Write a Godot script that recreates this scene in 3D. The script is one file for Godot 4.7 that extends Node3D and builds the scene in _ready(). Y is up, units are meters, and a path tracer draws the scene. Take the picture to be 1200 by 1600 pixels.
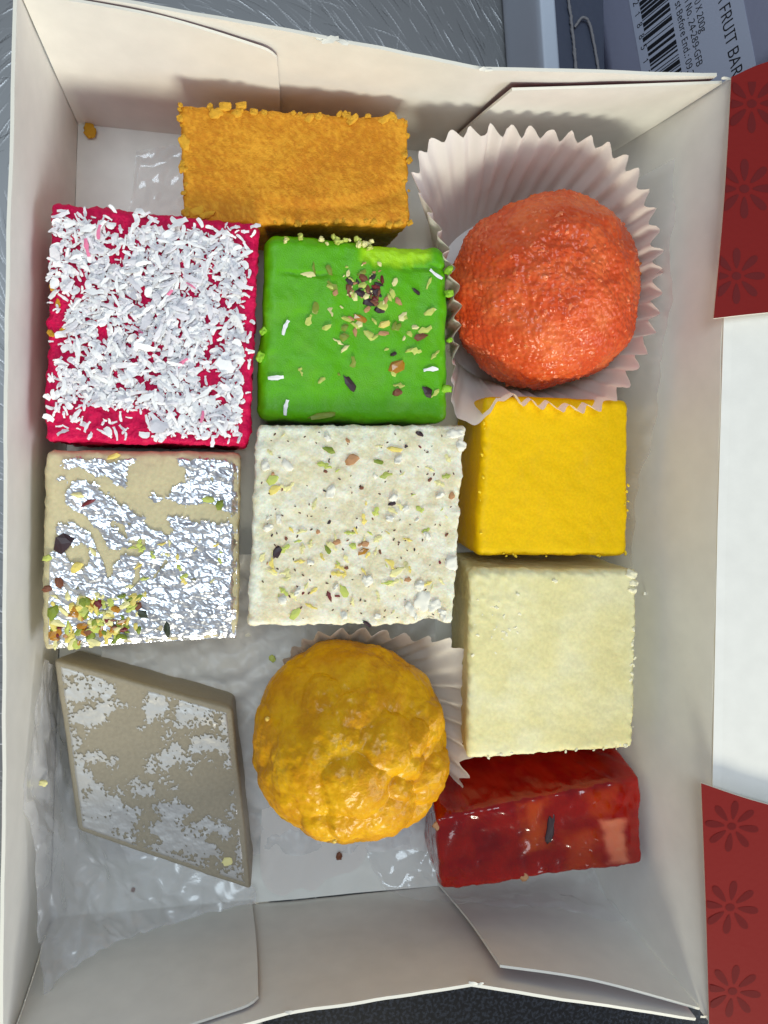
extends Node3D
# A white card box of Indian sweets on a brushed steel counter. Lengths below are centimetres unless said; V() turns them into metres.

var org := Vector3.ZERO          # origin (cm) of the thing that is being built
var taken := {}
var noises := {}
var M := {}
var rng := RandomNumberGenerator.new()

# ---------------------------------------------------------------- basics
func V(x: float, y: float, z: float) -> Vector3:
	return Vector3(x, y, z)

func lin(r: float, g: float, b: float) -> Color:
	return Color(r / 255.0, g / 255.0, b / 255.0).srgb_to_linear()

func srgb(r: float, g: float, b: float, a := 1.0) -> Color:
	return Color(r / 255.0, g / 255.0, b / 255.0, a)

func numbered(parent: Node, called: String) -> String:
	var key := str(parent.get_instance_id()) + called
	var k: int = taken.get(key, 0)
	taken[key] = k + 1
	return called if k == 0 else "%s_%03d" % [called, k]

func thing(called: String, label: String, category: String, at: Vector3, group := "") -> Node3D:
	var o := Node3D.new()
	o.name = numbered(self, called)
	add_child(o, true)
	o.position = at * 0.01
	org = at
	o.set_meta("label", label)
	o.set_meta("category", category)
	if group:
		o.set_meta("group", group)
	return o

func part(called: String, mesh: Mesh, mat: Material, parent: Node, at := Vector3.ZERO, basis := Basis.IDENTITY) -> MeshInstance3D:
	var o := MeshInstance3D.new()
	o.mesh = mesh
	if mat:
		o.material_override = mat
	o.name = numbered(parent, called)
	parent.add_child(o, true)
	o.transform = Transform3D(basis, at)
	return o

func nz(seed_: int, kind := FastNoiseLite.TYPE_SIMPLEX_SMOOTH, octaves := 3) -> FastNoiseLite:
	var key := "%d_%d_%d" % [seed_, kind, octaves]
	if not noises.has(key):
		var n := FastNoiseLite.new()
		n.seed = seed_
		n.noise_type = kind
		n.frequency = 1.0
		n.fractal_octaves = octaves
		if octaves <= 1:
			n.fractal_type = FastNoiseLite.FRACTAL_NONE
		n.cellular_jitter = 1.0
		noises[key] = n
	return noises[key]

func ntex(seed_: int, freq: float, kind := FastNoiseLite.TYPE_SIMPLEX_SMOOTH, lo := 0.0, octaves := 4, size := 512) -> NoiseTexture2D:
	var n := FastNoiseLite.new()
	n.seed = seed_
	n.noise_type = kind
	n.frequency = freq
	n.fractal_octaves = octaves
	var t := NoiseTexture2D.new()
	t.width = size
	t.height = size
	t.seamless = true
	t.noise = n
	var g := Gradient.new()
	g.set_color(0, Color(lo, lo, lo))
	g.set_color(1, Color.WHITE)
	t.color_ramp = g
	return t

# a matte or glossy stuff with fine grain: tex tints by its own grain, bump is relief in millimetres
func mat(c: Color, rough: float, o := {}) -> StandardMaterial3D:
	var m := StandardMaterial3D.new()
	m.albedo_color = c
	m.roughness = rough
	m.metallic_specular = o.get("spec", 0.5)
	if o.get("vc", false):
		m.vertex_color_use_as_albedo = true
		m.albedo_color = Color.WHITE
	if o.has("tex"):
		m.albedo_texture = o.tex
	if o.has("bump"):
		m.heightmap_enabled = true
		m.heightmap_texture = o.bump
		m.heightmap_scale = o.get("mm", 0.1) * 0.1
	if o.has("tex") or o.has("bump"):
		m.uv1_triplanar = true
		var s: float = o.get("scale", 30.0)
		m.uv1_scale = Vector3(s, s, s)
	if o.has("sss"):
		m.subsurf_scatter_enabled = true
		m.subsurf_scatter_strength = o.sss
	if o.has("coat"):
		m.clearcoat_enabled = true
		m.clearcoat = o.coat
		m.clearcoat_roughness = o.get("coat_rough", 0.15)
	if o.has("back"):
		m.backlight_enabled = true
		m.backlight = o.back
	if o.has("metal"):
		m.metallic = o.metal
	return m

func to_mesh(v: PackedVector3Array, idx: PackedInt32Array, col := PackedColorArray(), smooth := true, uv := PackedVector2Array()) -> ArrayMesh:
	var arr := []
	arr.resize(Mesh.ARRAY_MAX)
	var n := PackedVector3Array()
	if smooth:
		n.resize(v.size())
		for t in range(0, idx.size(), 3):
			var a := v[idx[t]]
			var fn := (v[idx[t + 2]] - a).cross(v[idx[t + 1]] - a)
			n[idx[t]] += fn
			n[idx[t + 1]] += fn
			n[idx[t + 2]] += fn
		for i in n.size():
			n[i] = n[i].normalized() if n[i].length_squared() > 0.0 else Vector3.UP
		arr[Mesh.ARRAY_NORMAL] = n
	var m := PackedVector3Array()
	m.resize(v.size())
	for i in v.size():
		m[i] = (v[i] - org) * 0.01
	arr[Mesh.ARRAY_VERTEX] = m
	arr[Mesh.ARRAY_INDEX] = idx
	if col.size():
		arr[Mesh.ARRAY_COLOR] = col
	if uv.size():
		arr[Mesh.ARRAY_TEX_UV] = uv
	var am := ArrayMesh.new()
	am.add_surface_from_arrays(Mesh.PRIMITIVE_TRIANGLES, arr)
	return am

# ---------------------------------------------------------------- soft blocks (sweets): a rounded box bent into eight corners and displaced
func warp(b: Dictionary, q: Vector3) -> Vector3:
	var t: Array = b.top
	var d: Array = b.bot
	var up: Vector3 = t[0].lerp(t[1], q.x).lerp(t[3].lerp(t[2], q.x), q.z)
	var dn: Vector3 = d[0].lerp(d[1], q.x).lerp(d[3].lerp(d[2], q.x), q.z)
	return dn.lerp(up, q.y)

func none(_q, _d, _p): return 0.0

func still(_u, _v, _w): return Vector3.ZERO

func make_block(b: Dictionary) -> ArrayMesh:
	var n: Vector3i = b.n
	var h: Vector3 = b.half
	var r: float = b.r
	var disp: Callable = b.disp
	var use_col: bool = b.has("col")
	var ids := {}
	var v := PackedVector3Array()
	var col := PackedColorArray()
	var idx := PackedInt32Array()
	var mid := warp(b, Vector3(0.5, 0.5, 0.5))
	for axis in 3:
		for side in 2:
			var ax := (axis + 1) % 3
			var bx := (axis + 2) % 3
			var na: int = n[ax]
			var nb: int = n[bx]
			var grid := PackedInt32Array()
			grid.resize((na + 1) * (nb + 1))
			for i in na + 1:
				for j in nb + 1:
					var k := Vector3i.ZERO
					k[axis] = n[axis] * side
					k[ax] = i
					k[bx] = j
					var key := k.x + 1000 * k.y + 1000000 * k.z
					var at: int = ids.get(key, -1)
					if at < 0:
						var s := Vector3(2.0 * k.x / n.x - 1.0, 2.0 * k.y / n.y - 1.0, 2.0 * k.z / n.z - 1.0)
						if b.get("ball", false):
							s = Vector3(tan(s.x * PI / 4), tan(s.y * PI / 4), tan(s.z * PI / 4))
						var p := s * h
						var inner := Vector3(clampf(p.x, r - h.x, h.x - r), clampf(p.y, r - h.y, h.y - r), clampf(p.z, r - h.z, h.z - r))
						var d := (p - inner).normalized()
						p = inner + d * r
						var q := Vector3(p.x / h.x, p.y / h.y, p.z / h.z) * 0.5 + Vector3(0.5, 0.5, 0.5)
						var w := warp(b, q)
						var dw := (warp(b, q + d / h * 0.01) - w).normalized()
						w += dw * float(disp.call(q, dw, w))
						at = v.size()
						ids[key] = at
						v.append(w)
						if use_col:
							col.append(b.col.call(q, dw, w))
					grid[i * (nb + 1) + j] = at
			var flip := 0
			for i in na:
				for j in nb:
					var a := grid[i * (nb + 1) + j]
					var c := grid[(i + 1) * (nb + 1) + j]
					var e := grid[(i + 1) * (nb + 1) + j + 1]
					var f := grid[i * (nb + 1) + j + 1]
					if flip == 0:
						var ia := (na / 2) * (nb + 1) + nb / 2
						var fn := (v[grid[ia + nb + 2]] - v[grid[ia]]).cross(v[grid[ia + nb + 1]] - v[grid[ia]]) if grid[ia + nb + 2] > 0 else Vector3.UP
						flip = 1
						if fn.dot(v[grid[ia]] - mid) < 0:
							flip = -1
					if flip > 0:
						idx.append_array([a, c, e, a, e, f])
					else:
						idx.append_array([a, e, c, a, f, e])
	return to_mesh(v, idx, col)

func block(top: Array, bot: Array, r: float, step: float, disp: Callable) -> Dictionary:
	var a: float = (top[0].distance_to(top[1]) + top[3].distance_to(top[2])) / 2
	var c: float = (top[0].distance_to(top[3]) + top[1].distance_to(top[2])) / 2
	var hh: float = (top[0].distance_to(bot[0]) + top[2].distance_to(bot[2])) / 2
	return {"top": top, "bot": bot, "r": r, "half": Vector3(a, hh, c) / 2, "n": Vector3i(int(a / step), int(hh / (step * 1.6)), int(c / step)), "disp": disp}

# corner helper: four top corners [x, y, z] flattened in the order back-left, back-right, front-right, front-left
func quad(c: Array) -> Array:
	return [V(c[0], c[1], c[2]), V(c[3], c[4], c[5]), V(c[6], c[7], c[8]), V(c[9], c[10], c[11])]

func edge(q: Vector3) -> float:   # 1 on the block's edges, 0 a little inside them
	var a := [absf(2 * q.x - 1), absf(2 * q.y - 1), absf(2 * q.z - 1)]
	a.sort()
	return smoothstep(0.86, 0.99, a[1])

func on_top(b: Dictionary, u: float, v: float) -> Vector3:
	var q := Vector3(u, 1, v)
	var w := warp(b, q)
	return w + Vector3.UP * float(b.disp.call(q, Vector3.UP, w))

# ---------------------------------------------------------------- sheets (card, film, paper): a grid of control points, with thickness
func cubic(a: Vector3, b: Vector3, c: Vector3, d: Vector3, t: float) -> Vector3:
	return b.cubic_interpolate(c, a, d, t)

func along(row: Array, t: float, curved: bool) -> Vector3:
	var f := t * (row.size() - 1)
	var i := mini(int(f), row.size() - 2)
	if not curved:
		return row[i].lerp(row[i + 1], f - i)
	return cubic(row[maxi(i - 1, 0)], row[i], row[i + 1], row[mini(i + 2, row.size() - 1)], f - i)

# rows: Array of Arrays of Vector3; the face looks to the side where rows x columns turn; thick 0 leaves one skin
func sheet(rows: Array, nu: int, nv: int, thick: float, disp: Callable = still, curved := true, flip := false) -> ArrayMesh:
	var p := PackedVector3Array()
	for j in nv + 1:
		for i in nu + 1:
			var line := []
			for row in rows:
				line.append(along(row, float(i) / nu, curved))
			var w := along(line, float(j) / nv, curved)
			w += disp.call(float(i) / nu, float(j) / nv, w)
			p.append(w)
	var W := nu + 1
	var idx := PackedInt32Array()
	for j in nv:
		for i in nu:
			var a := j * W + i
			var t := [a, a + 1, a + W + 1, a, a + W + 1, a + W]
			if flip:
				t = [a, a + W + 1, a + 1, a, a + W, a + W + 1]
			idx.append_array(t)
	if thick <= 0.0:
		return to_mesh(p, idx)
	# normals for the second skin
	var n := PackedVector3Array()
	n.resize(p.size())
	for t in range(0, idx.size(), 3):
		var fn := (p[idx[t + 2]] - p[idx[t]]).cross(p[idx[t + 1]] - p[idx[t]])
		for k in 3:
			n[idx[t + k]] += fn
	var front := to_mesh(p, idx)
	var q := PackedVector3Array()
	for i in p.size():
		q.append(p[i] - n[i].normalized() * thick)
	var back := PackedInt32Array()
	for t in range(0, idx.size(), 3):
		back.append_array([idx[t], idx[t + 2], idx[t + 1]])
	var bm := to_mesh(q, back)
	var ring := []
	for i in nu: ring.append(i)
	for j in nv: ring.append(j * W + nu)
	for i in nu: ring.append(nv * W + nu - i)
	for j in nv: ring.append((nv - j) * W)
	var ev := PackedVector3Array()
	var ei := PackedInt32Array()
	for k in ring.size():
		var a: int = ring[k]
		var b: int = ring[(k + 1) % ring.size()]
		var s := ev.size()
		ev.append_array([p[a], p[b], q[b], q[a]])
		ei.append_array([s, s + 2, s + 1, s, s + 3, s + 2] if not flip else [s, s + 1, s + 2, s, s + 2, s + 3])
	var em := to_mesh(ev, ei)
	var am := ArrayMesh.new()
	for x in [front, bm, em]:
		am.add_surface_from_arrays(Mesh.PRIMITIVE_TRIANGLES, x.surface_get_arrays(0))
	return am

func card(called: String, parent: Node, rows: Array, nu: int, nv: int, inside: Material, outside: Material, rim: Material, thick := 0.05, disp: Callable = still, curved := true, flip := false) -> MeshInstance3D:
	var o := part(called, sheet(rows, nu, nv, thick, disp, curved, flip), null, parent)
	o.set_surface_override_material(0, inside)
	o.set_surface_override_material(1, outside)
	o.set_surface_override_material(2, rim)
	return o

# flat outline (cm, in the plane of two axes) with thickness
func plate(outline: PackedVector2Array, at: Vector3, ex: Vector3, ey: Vector3, thick: float) -> ArrayMesh:
	var tri := Geometry2D.triangulate_polygon(outline)
	var n := ex.cross(ey).normalized()
	var v := PackedVector3Array()
	var idx := PackedInt32Array()
	for s in 2:
		for p in outline:
			v.append(at + ex * p.x + ey * p.y + n * (thick if s == 0 else 0.0))
	var c := outline.size()
	for t in range(0, tri.size(), 3):
		var a := tri[t]
		var b := tri[t + 1]
		var d := tri[t + 2]
		if (v[d] - v[a]).cross(v[b] - v[a]).dot(n) < 0:
			var x := b
			b = d
			d = x
		idx.append_array([a, b, d, a + c, d + c, b + c])
	var area := 0.0
	for i in c:
		area += outline[i].cross(outline[(i + 1) % c])
	for i in c:
		var j := (i + 1) % c
		var s := v.size()
		v.append_array([v[i], v[j], v[j + c], v[i + c]])
		idx.append_array([s, s + 1, s + 2, s, s + 2, s + 3] if area < 0 else [s, s + 2, s + 1, s, s + 3, s + 2])
	return to_mesh(v, idx, PackedColorArray(), false)

func tube(pts: Array, r: float, rough := 0.0, seed_ := 1) -> ArrayMesh:
	var v := PackedVector3Array()
	var idx := PackedInt32Array()
	var steps: int = (pts.size() - 1) * 14
	var n := nz(seed_)
	for i in steps + 1:
		var t := float(i) / steps
		var c := along(pts, t, true)
		var d := (along(pts, minf(t + 0.01, 1), true) - along(pts, maxf(t - 0.01, 0), true)).normalized()
		var s := d.cross(Vector3.UP).normalized()
		var u := s.cross(d)
		for k in 7:
			var a := TAU * k / 7
			v.append(c + (s * cos(a) + u * sin(a)) * r * (1.0 + rough * n.get_noise_3d(c.x * 14, c.z * 14, k * 0.9)))
	for i in steps:
		for k in 7:
			var a := i * 7 + k
			var b := i * 7 + (k + 1) % 7
			idx.append_array([a, b, b + 7, a, b + 7, a + 7])
	return to_mesh(v, idx)

# ---------------------------------------------------------------- small pieces, one unit (1 cm) long, shared by all their repeats
var chips := []
var flakes := []
var slivers := []
var crumbs := []

func unit_meshes() -> void:
	var keep := org
	org = Vector3.ZERO
	for s in 7:                                   # broken nut chips
		rng.seed = 40 + s
		var k := 5 + s % 3
		var v := PackedVector3Array()
		for lay in 2:
			for i in k:
				var a := TAU * i / k + rng.randf_range(-0.35, 0.35)
				var r := rng.randf_range(0.33, 0.56)
				v.append(Vector3(cos(a) * r, (0.12 if lay else -0.12) + rng.randf_range(-0.05, 0.05), sin(a) * r * 0.8) * (0.84 if lay else 1.0))
		v.append(Vector3(0, 0.17, 0))
		v.append(Vector3(0, -0.13, 0))
		var idx := PackedInt32Array()
		for i in k:
			var j := (i + 1) % k
			idx.append_array([i, j, j + k, i, j + k, i + k, i + k, j + k, 2 * k, j, i, 2 * k + 1])
		chips.append(to_mesh(v, idx, PackedColorArray(), false))
	for s in 10:                                  # shreds of coconut: a bent ribbon with ragged ends; the last four broad
		rng.seed = 70 + s
		var wide := 0.34 if s >= 6 else 0.17
		var bend := rng.randf_range(-0.1, 0.1)
		var curl := rng.randf_range(0.0, 0.07)
		var twist := rng.randf_range(-0.5, 0.5)
		var v := PackedVector3Array()
		for i in 6:
			var t := i / 5.0
			var c := Vector3(t - 0.5, curl * (1 - pow(2 * t - 1, 2)), bend * (1 - pow(2 * t - 1, 2)))
			var w := wide * (0.45 + 0.55 * sin(PI * clampf(t, 0.1, 0.9))) * rng.randf_range(0.6, 1.2)
			var side := Vector3(0, sin(twist * (t - 0.5)), cos(twist * (t - 0.5))) * w
			v.append_array([c - side + Vector3(0, rng.randf_range(0.0, 0.04), 0), c + Vector3(0, 0.03, 0) + side * rng.randf_range(-0.4, 0.4), c + side + Vector3(0, rng.randf_range(0.0, 0.04), 0), c - Vector3(0, 0.03, 0)])
		var idx := PackedInt32Array()
		for i in 5:
			for j in 4:
				var a := i * 4 + j
				var b := i * 4 + (j + 1) % 4
				idx.append_array([a, b + 4, b, a, a + 4, b + 4])
		idx.append_array([0, 1, 2, 0, 2, 3, 20, 22, 21, 20, 23, 22])
		flakes.append(to_mesh(v, idx, PackedColorArray(), false))
	for s in 5:                                   # curved slices of pistachio
		rng.seed = 90 + s
		var v := PackedVector3Array()
		var lift := rng.randf_range(0.05, 0.2)
		for i in 6:
			var t := i / 5.0
			var w := (0.10 + 0.16 * sin(PI * t)) * rng.randf_range(0.5, 1.5)
			var y := lift * sin(PI * t) * rng.randf_range(0.5, 1.2)
			var sway := rng.randf_range(-0.08, 0.08)
			v.append_array([Vector3(t - 0.5, y, sway - w * rng.randf_range(0.6, 1.2)), Vector3(t - 0.5, y + 0.06, sway), Vector3(t - 0.5, y + rng.randf_range(-0.05, 0.05), sway + w), Vector3(t - 0.5, y - 0.05, sway)])
		var idx := PackedInt32Array()
		for i in 5:
			for j in 4:
				var a := i * 4 + j
				var b := i * 4 + (j + 1) % 4
				idx.append_array([a, b + 4, b, a, a + 4, b + 4])
		idx.append_array([0, 1, 2, 0, 2, 3, 20, 22, 21, 20, 23, 22])
		slivers.append(to_mesh(v, idx, PackedColorArray(), false))
	for s in 5:                                   # crumbs
		var n := nz(200 + s)
		var one := [V(-.5, .4, -.4), V(.5, .4, -.45), V(.45, .4, .4), V(-.5, .4, .5)]
		var low := [V(-.5, -.4, -.4), V(.5, -.4, -.45), V(.45, -.4, .4), V(-.5, -.4, .5)]
		crumbs.append(make_block({"top": one, "bot": low, "r": 0.36, "half": Vector3(.5, .4, .44), "n": Vector3i(6, 5, 6), "disp": func(_q, _d, p): return 0.24 * n.get_noise_3dv(p * 2.0)}))
	org = keep

func turned(yaw: float, tilt := 0.0, roll := 0.0, size := Vector3.ONE) -> Basis:
	return Basis.from_euler(Vector3(roll, yaw, tilt)) * Basis.from_scale(size)

# one small piece lying on a sweet; at is in world centimetres
func bit(called: String, parent: Node, mesh: Mesh, m: Material, at: Vector3, yaw: float, size: Vector3, tilt := 0.0, roll := 0.0) -> void:
	part(called, mesh, m, parent, (at - org) * 0.01, turned(yaw, tilt, roll, size))

# many bits too small to pick apart, as one part
func heap(called: String, parent: Node, mesh: Mesh, m: Material, places: Array) -> void:
	var mm := MultiMesh.new()
	mm.transform_format = MultiMesh.TRANSFORM_3D
	mm.mesh = mesh
	mm.instance_count = places.size()
	for i in places.size():
		mm.set_instance_transform(i, places[i])
	var o := MultiMeshInstance3D.new()
	o.multimesh = mm
	o.material_override = m
	o.name = numbered(parent, called)
	o.set_meta("kind", "stuff")
	parent.add_child(o, true)

# silver leaf: a crumpled skin that lies on the top of a block wherever cover(u, v) > 0
func leaf(parent: Node, b: Dictionary, n: int, cover: Callable, m: Material, seed_: int, crumple: float) -> void:
	var fine := nz(seed_, FastNoiseLite.TYPE_SIMPLEX, 3)
	var v := PackedVector3Array()
	var ok := PackedByteArray()
	var idx := PackedInt32Array()
	for j in n + 1:
		for i in n + 1:
			var u := float(i) / n
			var w := float(j) / n
			var p := on_top(b, u * 0.97 + 0.015, w * 0.97 + 0.015)
			var e := maxf(absf(2 * u - 1), absf(2 * w - 1))
			p.y += 0.012 + crumple * (0.5 + fine.get_noise_2d(p.x * 2.0 + p.z * 0.8, p.z * 3.2 - p.x * 1.2) * 0.9) - 0.05 * smoothstep(0.93, 1.0, e)
			v.append(p)
			ok.append(1 if cover.call(u, w, p) > 0 else 0)
	var W := n + 1
	for j in n:
		for i in n:
			var a := j * W + i
			var c := a + 1
			var d := a + W
			var e := d + 1
			if ok[a] + ok[c] + ok[d] + ok[e] == 4:
				idx.append_array([a, c, e, a, e, d])
			elif ok[a] + ok[c] + ok[e] == 3:
				idx.append_array([a, c, e])
			elif ok[a] + ok[e] + ok[d] == 3:
				idx.append_array([a, e, d])
	part("silver_leaf", to_mesh(v, idx), m, parent)

# ---------------------------------------------------------------- pleated paper cup: rim is a ring of [x, y, z, pleat]
func paper_cup(parent: Node, base: Vector3, r0: float, rim: Array, pleats: int, m: Material, seed_: int) -> void:
	var n := nz(seed_)
	var c := rim.size()
	var fine := []
	var gaps := [0.0]
	for i in 400:
		var f := float(i) / 400 * c
		var k := int(f)
		var pa: Array = rim[(k - 1 + c) % c]
		var pb: Array = rim[k % c]
		var pc: Array = rim[(k + 1) % c]
		var pd: Array = rim[(k + 2) % c]
		var p := cubic(V(pa[0], pa[1], pa[2]), V(pb[0], pb[1], pb[2]), V(pc[0], pc[1], pc[2]), V(pd[0], pd[1], pd[2]), f - k)
		fine.append([p, lerpf(pb[3], pc[3], f - k)])
	for i in 400:
		gaps.append(gaps[i] + fine[i][0].distance_to(fine[(i + 1) % 400][0]))
	var nu := pleats * 8
	var nv := 16
	var v := PackedVector3Array()
	var at := 0
	for i in nu:
		var want: float = gaps[400] * i / nu
		while at < 399 and gaps[at + 1] < want:
			at += 1
		var t: float = (want - gaps[at]) / maxf(gaps[at + 1] - gaps[at], 1e-5)
		var top: Vector3 = fine[at][0].lerp(fine[(at + 1) % 400][0], t)
		var amp: float = lerpf(fine[at][1], fine[(at + 1) % 400][1], t)
		var out := top - base
		out.y = 0
		out = out.normalized()
		var foot := base + out * r0
		var ph := i * 1.0 / 8 + 0.16 * n.get_noise_1d(i * 0.11)
		var zig := absf(2.0 * (ph - floorf(ph)) - 1.0) * 2.0 - 1.0      # -1 .. 1 triangle wave
		zig = signf(zig) * pow(absf(zig), 0.8)
		var hi := 1.0 + 0.4 * n.get_noise_1d(i * 0.031 + 40)
		for j in nv + 1:
			var s := float(j) / nv
			var p := foot.lerp(top, s)
			p.y = lerpf(base.y, top.y, pow(s, 0.92))
			p += out * (0.10 * amp * hi * zig * (0.12 + 0.88 * s) * minf(1, s * 6) + 0.03 * n.get_noise_3d(p.x * 1.7, s * 2, p.z * 1.7))
			p.y += (0.075 * zig * amp) * s * s
			v.append(p)
	var idx := PackedInt32Array()
	var W := nv + 1
	for i in nu:
		for j in nv:
			var a := i * W + j
			var b := ((i + 1) % nu) * W + j
			idx.append_array([a, b + 1, b, a, a + 1, b + 1])
	part("pleated_wall", to_mesh(v, idx), m, parent)
	var bv := PackedVector3Array([base + Vector3(0, 0.012, 0)])
	var bi := PackedInt32Array()
	for i in 72:
		var a := TAU * i / 72
		bv.append(base + V(cos(a) * r0, 0.012, sin(a) * r0))
		bi.append_array([0, 1 + (i + 1) % 72, 1 + i] if false else [0, 1 + i, 1 + (i + 1) % 72])
	part("paper_base", to_mesh(bv, bi), m, parent)

# ================================================================ the scene
func _ready() -> void:
	# camera: straight over the box, tipped towards the point below it
	var cam := Camera3D.new()
	cam.name = "camera"
	cam.fov = rad_to_deg(2.0 * atan(800.0 / 1256.0))
	cam.near = 0.01
	cam.far = 60.0
	var down := Vector3(-208.0 / 1256.0, -60.0 / 1256.0, 1.0).normalized()     # the plumb line in camera axes (right, down, ahead)
	var ex := (Vector3.RIGHT - down * down.x).normalized()
	var ez := down.cross(ex)
	cam.transform = Transform3D(Basis(Vector3(ex.x, -down.x, ez.x), -Vector3(ex.y, -down.y, ez.y), -Vector3(ex.z, -down.z, ez.z)), Vector3(0, 0.185, 0))
	add_child(cam)
	cam.current = true

	var env := Environment.new()
	env.background_mode = Environment.BG_COLOR
	env.background_color = Color(0.43, 0.445, 0.475)
	env.background_energy_multiplier = 1.0
	env.tonemap_mode = Environment.TONE_MAPPER_LINEAR
	env.tonemap_exposure = 1.46
	env.sdfgi_enabled = true
	env.ssao_enabled = true
	env.ssil_enabled = true
	var we := WorldEnvironment.new()
	we.name = "environment"
	we.environment = env
	add_child(we)

	area_light("ceiling_light", Vector3(-0.10, 0.95, -0.16), Vector3(0.0, 0.0, 0.0), Vector2(0.34, 0.34), 0.22, Color(0.88, 0.95, 1.0))
	area_light("shop_light", Vector3(0.04, 0.41, 0.74), Vector3(0.02, 0.02, 0.0), Vector2(0.24, 0.18), 0.34, Color(1.0, 0.985, 0.90))
	area_light("window_light", Vector3(0.80, 0.46, 0.48), Vector3(0, 0, 0.0), Vector2(0.6, 0.5), 0.30, Color(0.94, 0.97, 1.0))

	materials()
	unit_meshes()
	counter()
	box()
	carton()
	liners()
	besan_square()
	coconut_square()
	green_square()
	silver_square()
	white_square()
	mango_square()
	cream_square()
	halwa()
	diamond()
	laddoo_orange()
	laddoo_yellow()
	loose_crumbs()

func area_light(called: String, at: Vector3, to: Vector3, size: Vector2, energy: float, c: Color) -> void:
	var l := AreaLight3D.new()
	l.name = called
	l.area_size = size
	l.area_normalize_energy = true
	l.light_energy = energy
	l.light_color = c
	l.shadow_enabled = true
	l.area_range = 6.0
	l.area_attenuation = 2.0
	add_child(l)
	l.look_at_from_position(at, to, Vector3.UP if absf((to - at).normalized().y) < 0.95 else Vector3.RIGHT)

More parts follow.
